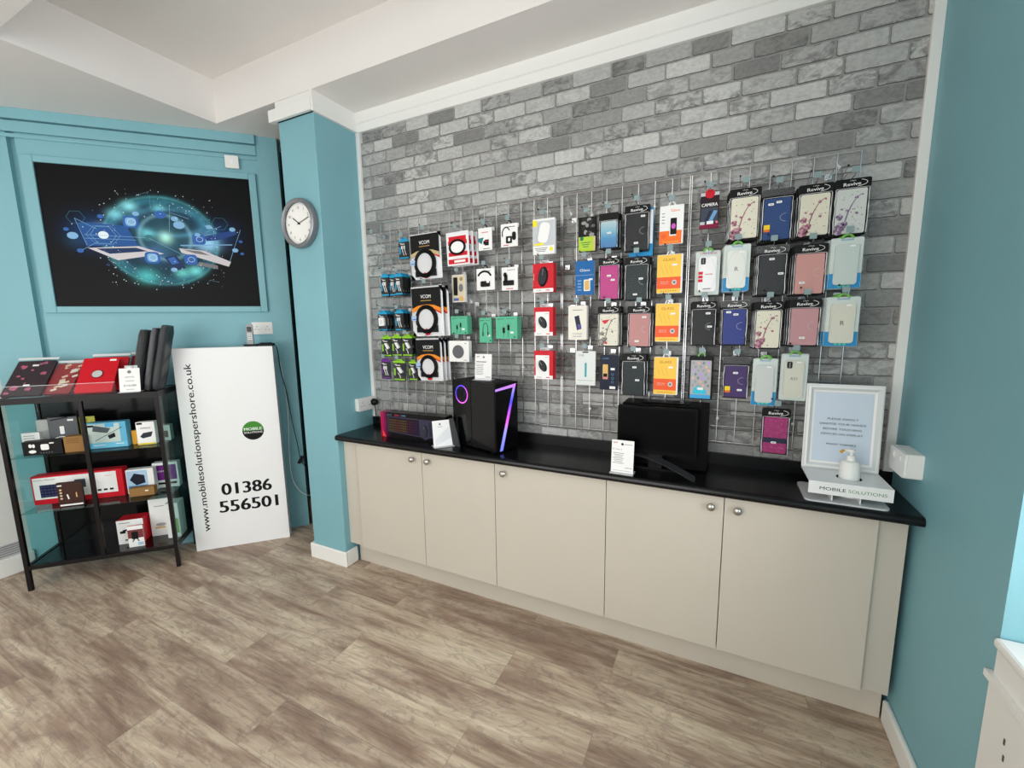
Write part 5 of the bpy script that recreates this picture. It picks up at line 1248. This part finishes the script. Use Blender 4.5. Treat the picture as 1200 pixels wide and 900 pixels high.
boxed('small_box', 'little white box with a dark label seen through the side glass', 'box', -1.310, 3.40, ZA, .055, .105, .05, WH, mat('grey_card', (170, 170, 172), .5), lambda b, w, h: b.rbox(.0, h * .42, .028, .045, .003, -.002, -.0006, mat('brown_label', (90, 62, 54), .4)))
def a_kb(b, w, h):
    y = -.0006; WF = WH
    b.poly([(-w * .485, h * .18), (w * .43, h * .18), (w * .43, h * .94), (-w * .485, h * .94)], y, WF)
    b.rect(-w * .24, h * .46, w * .36, h * .44, y - .0004, mat('kb_print', (26, 28, 50), .4))
    for i in range(12):
        for j in range(4): b.rect(-w * .40 + i * .0165, h * (.30 + .105 * j), .0125, .0115, y - .0007, mat('key_print', (56, 62, 108), .4))
    b.text('Genius Slimstar', -w * .36, h * .86, .0065, y - .0004, INK, w=.11, bold=.02)
    b.rect(w * .02, h * .62, w * .12, h * .30, y - .0006, mat('pc_print', (70, 76, 90), .4))
    for i in range(3): b.rbox(w * .22 + i * .032, h * .30, .020, .012, .002, y - .001, y, INK)
    b.text('Genius', w * .34, h * .80, .006, y - .0005, RED, w=.035)
boxed('keyboard_box', 'wide red and white keyboard box on the lower glass shelf', 'keyboard box', -1.80, 3.39, ZB, .46, .185, .07, RED, RED, a_kb)
def a_dk(b, w, h):
    y = -.0006; b.poly([(-w / 2, h * .75), (-w * .3, h * .98), (w * .48, h * .98), (w * .48, h * .1), (-w * .45, h * .1)], y, mat('brown_pack', (62, 38, 32), .4)); b.rbox(-w * .38, h * .88, .022, .008, .001, y - .001, y, WH); b.line(-.01, h * .3, -.015, h * .5, .007, y - .001, WH); b.line(.03, h * .35, .03, h * .55, .006, y - .001, mat('tan_print', (220, 180, 110), .5)); b.rect(0, h * .06, w * .9, .010, y - .001, WH)
    for i in range(4): b.poly(ell(-w * .36, h * (.70 - .12 * i), .007, .006, 8), y - .001, mat('beige_print', (214, 190, 160), .5))
boxed('headset_pack', 'dark brown headset pack standing before the keyboard box', 'headset pack', -1.80, 3.30, ZB, .125, .155, .012, mat('brown_pack2', (46, 32, 30), .4), BLACKC, a_dk)
def a_rt(b, w, h):
    y = -.0006; b.rect(-w * .1, h * .52, w * .75, h * .86, y, mat('pale_blue_card2', (170, 200, 225), .4)); b.poly([(-w * .38, h * .58), (-w * .2, h * .84), (w * .16, h * .74), (w * .18, h * .42), (-w * .16, h * .34)], y - .0004, mat('router_print', (24, 28, 46), .3)); b.rect(-w * .1, h * .22, w * .7, h * .22, y - .0002, mat('blue_print2', (60, 140, 205), .4))
boxed('router_box', 'pale blue router box right of the keyboard box', 'router box', -1.482, 3.40, ZB + .0, .15, .165, .05, WH, WH, a_rt)
def a_pu(b, w, h):
    y = -.0006; b.rect(-w * .02, h * .60, w * .90, h * .60, y, mat('purple_card', (116, 40, 132), .4)); b.text('HDMI', -w * .2, h * .66, .012, y - .0004, WH, w=.05); b.rect(0, h * .17, w * .8, h * .08, y, INK)
    b.rect(w * .3, h * .93, .03, .009, y - .0004, WH)
boxed('adapter_box', 'purple and white box at the right end of the lower shelf', 'adapter box', -1.362, 3.46, ZB + .0, .145, .178, .05, WH, WH, a_pu)
boxed('carton', 'flat brown carton in front of the router box', 'carton', -1.455, 3.335, ZB, .135, .055, .045, CARD, CARD, lambda b, w, h: b.rect(w * .2, h * .6, .018, .008, -.0006, WH))
def a_clamp(b, w, h):
    y = -.0006; b.line(-w * .3, h * .55, w * .1, h * .62, .012, y, INK); b.line(-w * .1, h * .58, w * .0, h * .2, .010, y, INK); b.rbox(-w * .3, h * .5, .03, .016, .003, y - .001, y, INK); b.rect(-w * .1, h * .16, w * .3, .008, y, INK); b.rect(-w * .2, h * .88, w * .4, .004, y, GREYP)
boxed('phone_holder_box', 'white box with a black clamp holder, bottom deck', 'holder box', -1.56, 3.37, ZC, .145, .165, .10, WH, RED, a_clamp)
boxed('camera_box', 'small white and red box before the clamp holder box', 'camera box', -1.505, 3.30, ZC, .085, .145, .012, WH, RED, lambda b, w, h: (b.rect(0, h * .62, w * .98, h * .4, -.0006, mat('dusk_print', (120, 60, 62), .4)), b.rbox(-.004, h * .55, .034, .05, .004, -.003, -.0006, INK), b.line(-.02, h * .25, .0, h * .48, .006, -.001, INK), b.line(.015, h * .25, .0, h * .48, .006, -.001, INK), b.rbox(.022, h * .14, .03, .02, .003, -.002, -.0006, mat('pale_blue_card2', (170, 200, 225), .4))))
boxed('camera_box', 'tall white box right of the clamp holder box, bottom deck', 'camera box', -1.415, 3.43, ZC, .115, .265, .07, WH, WH, lambda b, w, h: (b.rect(-w * .05, h * .22, w * .5, h * .05, -.0006, mat('tan_print', (220, 180, 110), .5)), b.rect(0, h * .8, w * .5, .004, -.0006, GREYP), b.poly(ell(0, h * .3, .03, .012, 14), -.0006, mat('grey_card', (170, 170, 172), .5))))
boxed('bulb_box', 'white box with a green panel at the cabinet\'s right rear corner', 'box', -1.318, 3.36, ZC, .075, .245, .10, WH, WH, lambda b, w, h: (b.rect(w * .15, h * .34, w * .5, h * .42, -.0006, mat('leaf_green', (110, 170, 60), .4)), b.rect(0, h * .85, w * .5, .004, -.0006, GREYP)))

# goods on the cabinet top
def tablet(name, label, s, n, w, L, lean_a, face, art, yaw=0, t=.014, roll=0, film=True, mitem=True):
    o = thing(name, label, 'tablet case', PW(s, n, ZT + .001), (0, 0, PI / 4 + yaw), 'tablet cases on the display cabinet')
    RX = Matrix.Rotation(-lean_a, 4, 'X') @ Matrix.Rotation(roll, 4, 'Y')
    lo = min((RX @ Vector(v)).z for v in ((-w / 2, 0, 0), (w / 2, 0, 0), (-w / 2, t, 0), (w / 2, t, 0)))
    def xf(b): b.v = [tuple(RX @ Vector(v) - Vector((0, 0, lo))) for v in b.v]
    b = MB(); b.rbox(0, L / 2, w, L, .008, 0, t, face); art(b, w, L); xf(b); b.build('case', o)
    if film:
        b = MB(); b.rbox(0, L / 2 + .010, w + .012, L + .030, .004, -.0025, t + .001, CLEAR); b.rbox(0, L + .016, w + .01, .018, .002, -.0029, -.0025, mat('film_seal', (214, 218, 218), .25)); xf(b); b.build('clear_sleeve', o)
    return o
def a_fl(b, w, L):
    r = random.Random(8)
    for u, v, k in ((-.28, .82, .9), (.12, .90, .5), (-.02, .72, .45), (-.30, .55, .5), (-.16, .48, .5), (.30, .62, .8), (-.26, .22, 1.1), (-.38, .08, .7), (.10, .18, .8), (.22, .93, .7), (-.05, .35, .3)):
        for k2 in range(5):
            a = k2 * 2 * PI / 5 + r.random(); q = .014 * k
            b.poly(ell(u * w + q * .7 * math.cos(a), v * L + q * .7 * math.sin(a), q * .65, q * .65, 8), -.0006 - k2 * .00003, mat('blossom_%d' % (k2 % 2), ((190, 96, 124), (150, 86, 104))[k2 % 2], .5))
    for u, v in ((.0, .86), (.02, .28)): b.rect(u * w, v * L, .03, .014, -.0012, WH)
tablet('tablet_case', 'dark floral tablet case in clear film, leftmost on the cabinet', -1.945, 3.285, .186, .275, .80, mat('plum_black', (50, 38, 44), .4), a_fl)
def a_geo(seed, cols):
    def f(b, w, L):
        r = random.Random(seed)
        for i in range(26):
            u, v = r.uniform(-.42, .36), r.uniform(.05, .9); c_ = cols[i % len(cols)]
            b.poly([(u * w, v * L), (u * w + .026, v * L + .012), (u * w + .020, v * L + .026), (u * w - .006, v * L + .014)], -.0006 - i * .00002, mat('geo_%d_%d' % c_[:2], c_, .5))
    return f
tablet('tablet_case', 'red and cream patterned tablet case next to the dark floral one', -1.79, 3.30, .13, .24, .80, mat('brick_red_case', (140, 52, 56), .4), a_geo(2, [(206, 186, 160), (160, 70, 70), (214, 208, 196)]), yaw=-.05)
tablet('tablet_case', 'cream and brown patterned tablet case half behind the bright red one', -1.748, 3.335, .13, .225, .80, mat('cream_case', (190, 170, 146), .4), a_geo(5, [(130, 60, 60), (226, 216, 200), (150, 110, 90)]), yaw=.0)
def a_red(b, w, L):
    b.lathe([(.030, -.0005), (.031, -.002), (.027, -.003)], (-.002, 0, L * .52), mat('ring_dark', (90, 30, 34), .4), 'y', 28); b.poly(ell(-.002, L * .52, .026, .026, 24), -.0036, mat('ring_grey', (196, 192, 190), .4)); b.rect(w * .32, L * .93, .034, .014, -.001, WH)
tablet('tablet_case', 'bright red tablet case with a round grey window', -1.606, 3.285, .186, .255, .67, mat('bright_red_case', (204, 22, 38), .4), a_red, film=False)
tablet('tablet_case', 'dark red tablet case in film behind the bright red one', -1.585, 3.345, .19, .255, .66, mat('bright_red_case', (204, 22, 38), .4), lambda b, w, L: None)
tablet('tablet_case', 'maroon tablet case with beige stripes behind the price card', -1.425, 3.425, .13, .235, .50, mat('maroon_case', (122, 26, 36), .4), lambda b, w, L: (b.rect(-w * .1, L * .5, w * .12, L * .98, -.0006, mat('beige_print', (214, 190, 160), .5)), b.rect(-w * .3, L * .5, w * .06, L * .98, -.0006, mat('grey_stripe', (110, 90, 92), .5))))
def art_pc(b, w, h):
    y = -.0005; logo(b, 0, h * .87, .009, y, GREYP); b.text('CUSTOM', 0, h * .66, .007, y, INK, w=.05); b.text('SLEEVES', 0, h * .50, .007, y, INK, w=.04); b.text('£15.00', 0, h * .30, .012, y, INK, w=.062, bold=.02); b.text('EACH', 0, h * .13, .006, y, INK, w=.03)
def art_pc(b, w, h):
    y = -.0005; logo(b, 0, h * .85, .010, y, GREYP); b.text('LAPTOP', 0, h * .63, .008, y, INK, w=.048); b.text('SLEEVE', 0, h * .47, .007, y, INK, w=.040); b.text('£15.00', 0, h * .28, .012, y, INK, w=.062, bold=.02); b.text('EACH', 0, h * .11, .007, y, INK, w=.034)
x, y_, z = PW(-1.398, 3.238, ZT + .004)
sheet('price_card', 'white price card reading fifteen pounds, propped on the display cabinet', (x, y_, z), PI / 4 + .02, .104, .148, .16, art_pc)
def sleeve(label, s, n, w, L, roll, col):
    o = thing('laptop_sleeve', label, 'laptop sleeve', PW(s, n, ZT + .001), (0, 0, PI / 4), 'laptop sleeves standing on the display cabinet')
    R_ = Matrix.Rotation(roll, 4, 'Y'); lo = min((R_ @ Vector(v)).z for v in ((-w / 2, 0, 0), (w / 2, 0, 0)))
    r = random.Random(int(L * 1000)); b = MB(); n_ = 10; V = []; F = []
    ring_ = [(x_, y2) for x_, y2 in rr(w, .13, w * .48, 3)]; k = len(ring_)
    for j in range(n_ + 1):
        v = j / n_; sc = 1 if 0 < j < n_ else .8
        for x_, y2 in ring_: V.append(R_ @ Vector((x_ * sc * (1 + r.uniform(-.10, .10)), .065 + y2 * sc, L * v)) - Vector((0, 0, lo)))
    F = [(j * k + i, j * k + (i + 1) % k, (j + 1) * k + (i + 1) % k, (j + 1) * k + i) for j in range(n_) for i in range(k)] + [tuple(range(k)), tuple(range(n_ * k, n_ * k + k))]
    b.add(V, F, mat('sleeve_%d' % col[0], col, .45)); b.build('sleeve', o)
    b = MB(); b.v = []; V2 = [(v_[0] * 1.0, v_[1] - .003, v_[2]) for v_ in V]
    Vf = []
    for (x_, y2, z2) in V: Vf.append((x_ * 1, y2 - .0035, z2))
    b.add(Vf, F[:-2], BAGCLEAR); b.build('clear_wrap', o); return o
sleeve('black wrapped laptop sleeve with a blue and white band, leftmost of three upright', -1.392, 3.285, .050, .385, .20, (24, 26, 30))
b_ = [o for o in bpy.data.objects if o.name.startswith('laptop_sleeve')][-1]
b = MB(); b.box(-.036, .030, -.006, -.0045, .03, .165, mat('pale_label', (196, 202, 200), .4)); b.rect(-.02, .072, .030, .08, -.0066, mat('blue_label2', (70, 100, 170), .4)); b.rect(-.014, .135, .02, .04, -.0066, WH); b.box(.006, .009, -.0068, -.006, .03, .165, GREYP); o = b.build('paper_band', b_); o['label'] = 'blue and white paper band'
sleeve('dark grey laptop sleeve, middle of the three upright ones', -1.340, 3.285, .030, .40, .21, (84, 84, 88))
sleeve('black wrapped laptop sleeve, rightmost of the three upright ones', -1.293, 3.285, .044, .415, .22, (40, 42, 46))
rail = thing('cable_tray', 'low clear plastic tray edge along the cabinet\'s front', 'tray', (0, 0, 0), R45)
b = MB(); b.box(S0 + .0, -1.47, DF - .004, DF - .002, ZT + .001, ZT + .07, CLEAR); b.box(S0, -1.47, DF - .0045, DF - .0015, ZT + .0695, ZT + .072, HAZY); b.build('front_lip', rail)

# ------------------------------------------------------------------ light
def area(name, loc, rot, sx, sy, power, col=(1, 1, 1)):
    l = bpy.data.lights.new(name, 'AREA'); l.shape = 'RECTANGLE'; l.size = sx; l.size_y = sy; l.energy = power; l.color = col
    o = bpy.data.objects.new(name, l); COL.objects.link(o); o.location = loc; o.rotation_euler = rot; return o
area('daylight_side_window', (XR + 1.5, .35, 1.55), (0, PI / 2, 0), 2.4, 3.0, 120, (.97, .99, 1))
area('daylight_shop_window', (-1.65, YK - .12, 1.55), (PI / 2, 0, 0), 3.3, 2.0, 88, (1, .985, .96))
for i, (x, y_) in enumerate(((-2.1, -.6), (-.4, -.6), (-2.1, -1.8), (-.4, -1.8))):  # glowing panels added behind the camera to brighten the room
    g = thing('ceiling_fill_panel', 'added square fill light panel on the unseen ceiling', 'light', (x, y_, ZU), group='added ceiling fill panels')
    b = MB(); b.box(-.3, .3, -.3, .3, -.012, 0, WHITE_TRIM); b.build('frame', g)
    b = MB(); b.box(-.27, .27, -.27, .27, -.014, -.0125, mat('fill_diffuser', (255, 250, 240), .5, emit=(255, 250, 240), estr=4)); b.build('diffuser', g)
w = bpy.data.worlds.new('World'); SC.world = w; w.use_nodes = True
w.node_tree.nodes['Background'].inputs[0].default_value = (.85, .92, 1, 1); w.node_tree.nodes['Background'].inputs[1].default_value = 1.0

# ------------------------------------------------------------------ camera
yaw, pitch, roll = -0.4551135, 0.1413168, 0.0149132
cy, sy, cp, sp = math.cos(yaw), math.sin(yaw), math.cos(pitch), math.sin(pitch)
fwd = Vector((sy * cp, cy * cp, -sp)); right = Vector((cy, -sy, 0)); down = -right.cross(fwd)
r2 = right * math.cos(roll) + down * math.sin(roll); d2 = -right * math.sin(roll) + down * math.cos(roll)
cam = bpy.data.cameras.new('Camera'); co = bpy.data.objects.new('Camera', cam); COL.objects.link(co)
M = Matrix(((r2.x, -d2.x, -fwd.x, 0), (r2.y, -d2.y, -fwd.y, 0), (r2.z, -d2.z, -fwd.z, 1.58), (0, 0, 0, 1)))
co.matrix_world = M
cam.sensor_fit = 'HORIZONTAL'; cam.sensor_width = 36; cam.lens = 497.3 / 1200 * 36; cam.clip_start = .02
SC.camera = co
SC.view_settings.view_transform = 'Standard'; SC.view_settings.look = 'None'; SC.view_settings.gamma = 1
SC.view_settings.use_curve_mapping = False
SC.view_settings.exposure = 0.0
SC.cycles.max_bounces = 8; SC.cycles.transparent_max_bounces = 16; SC.cycles.caustics_reflective = False
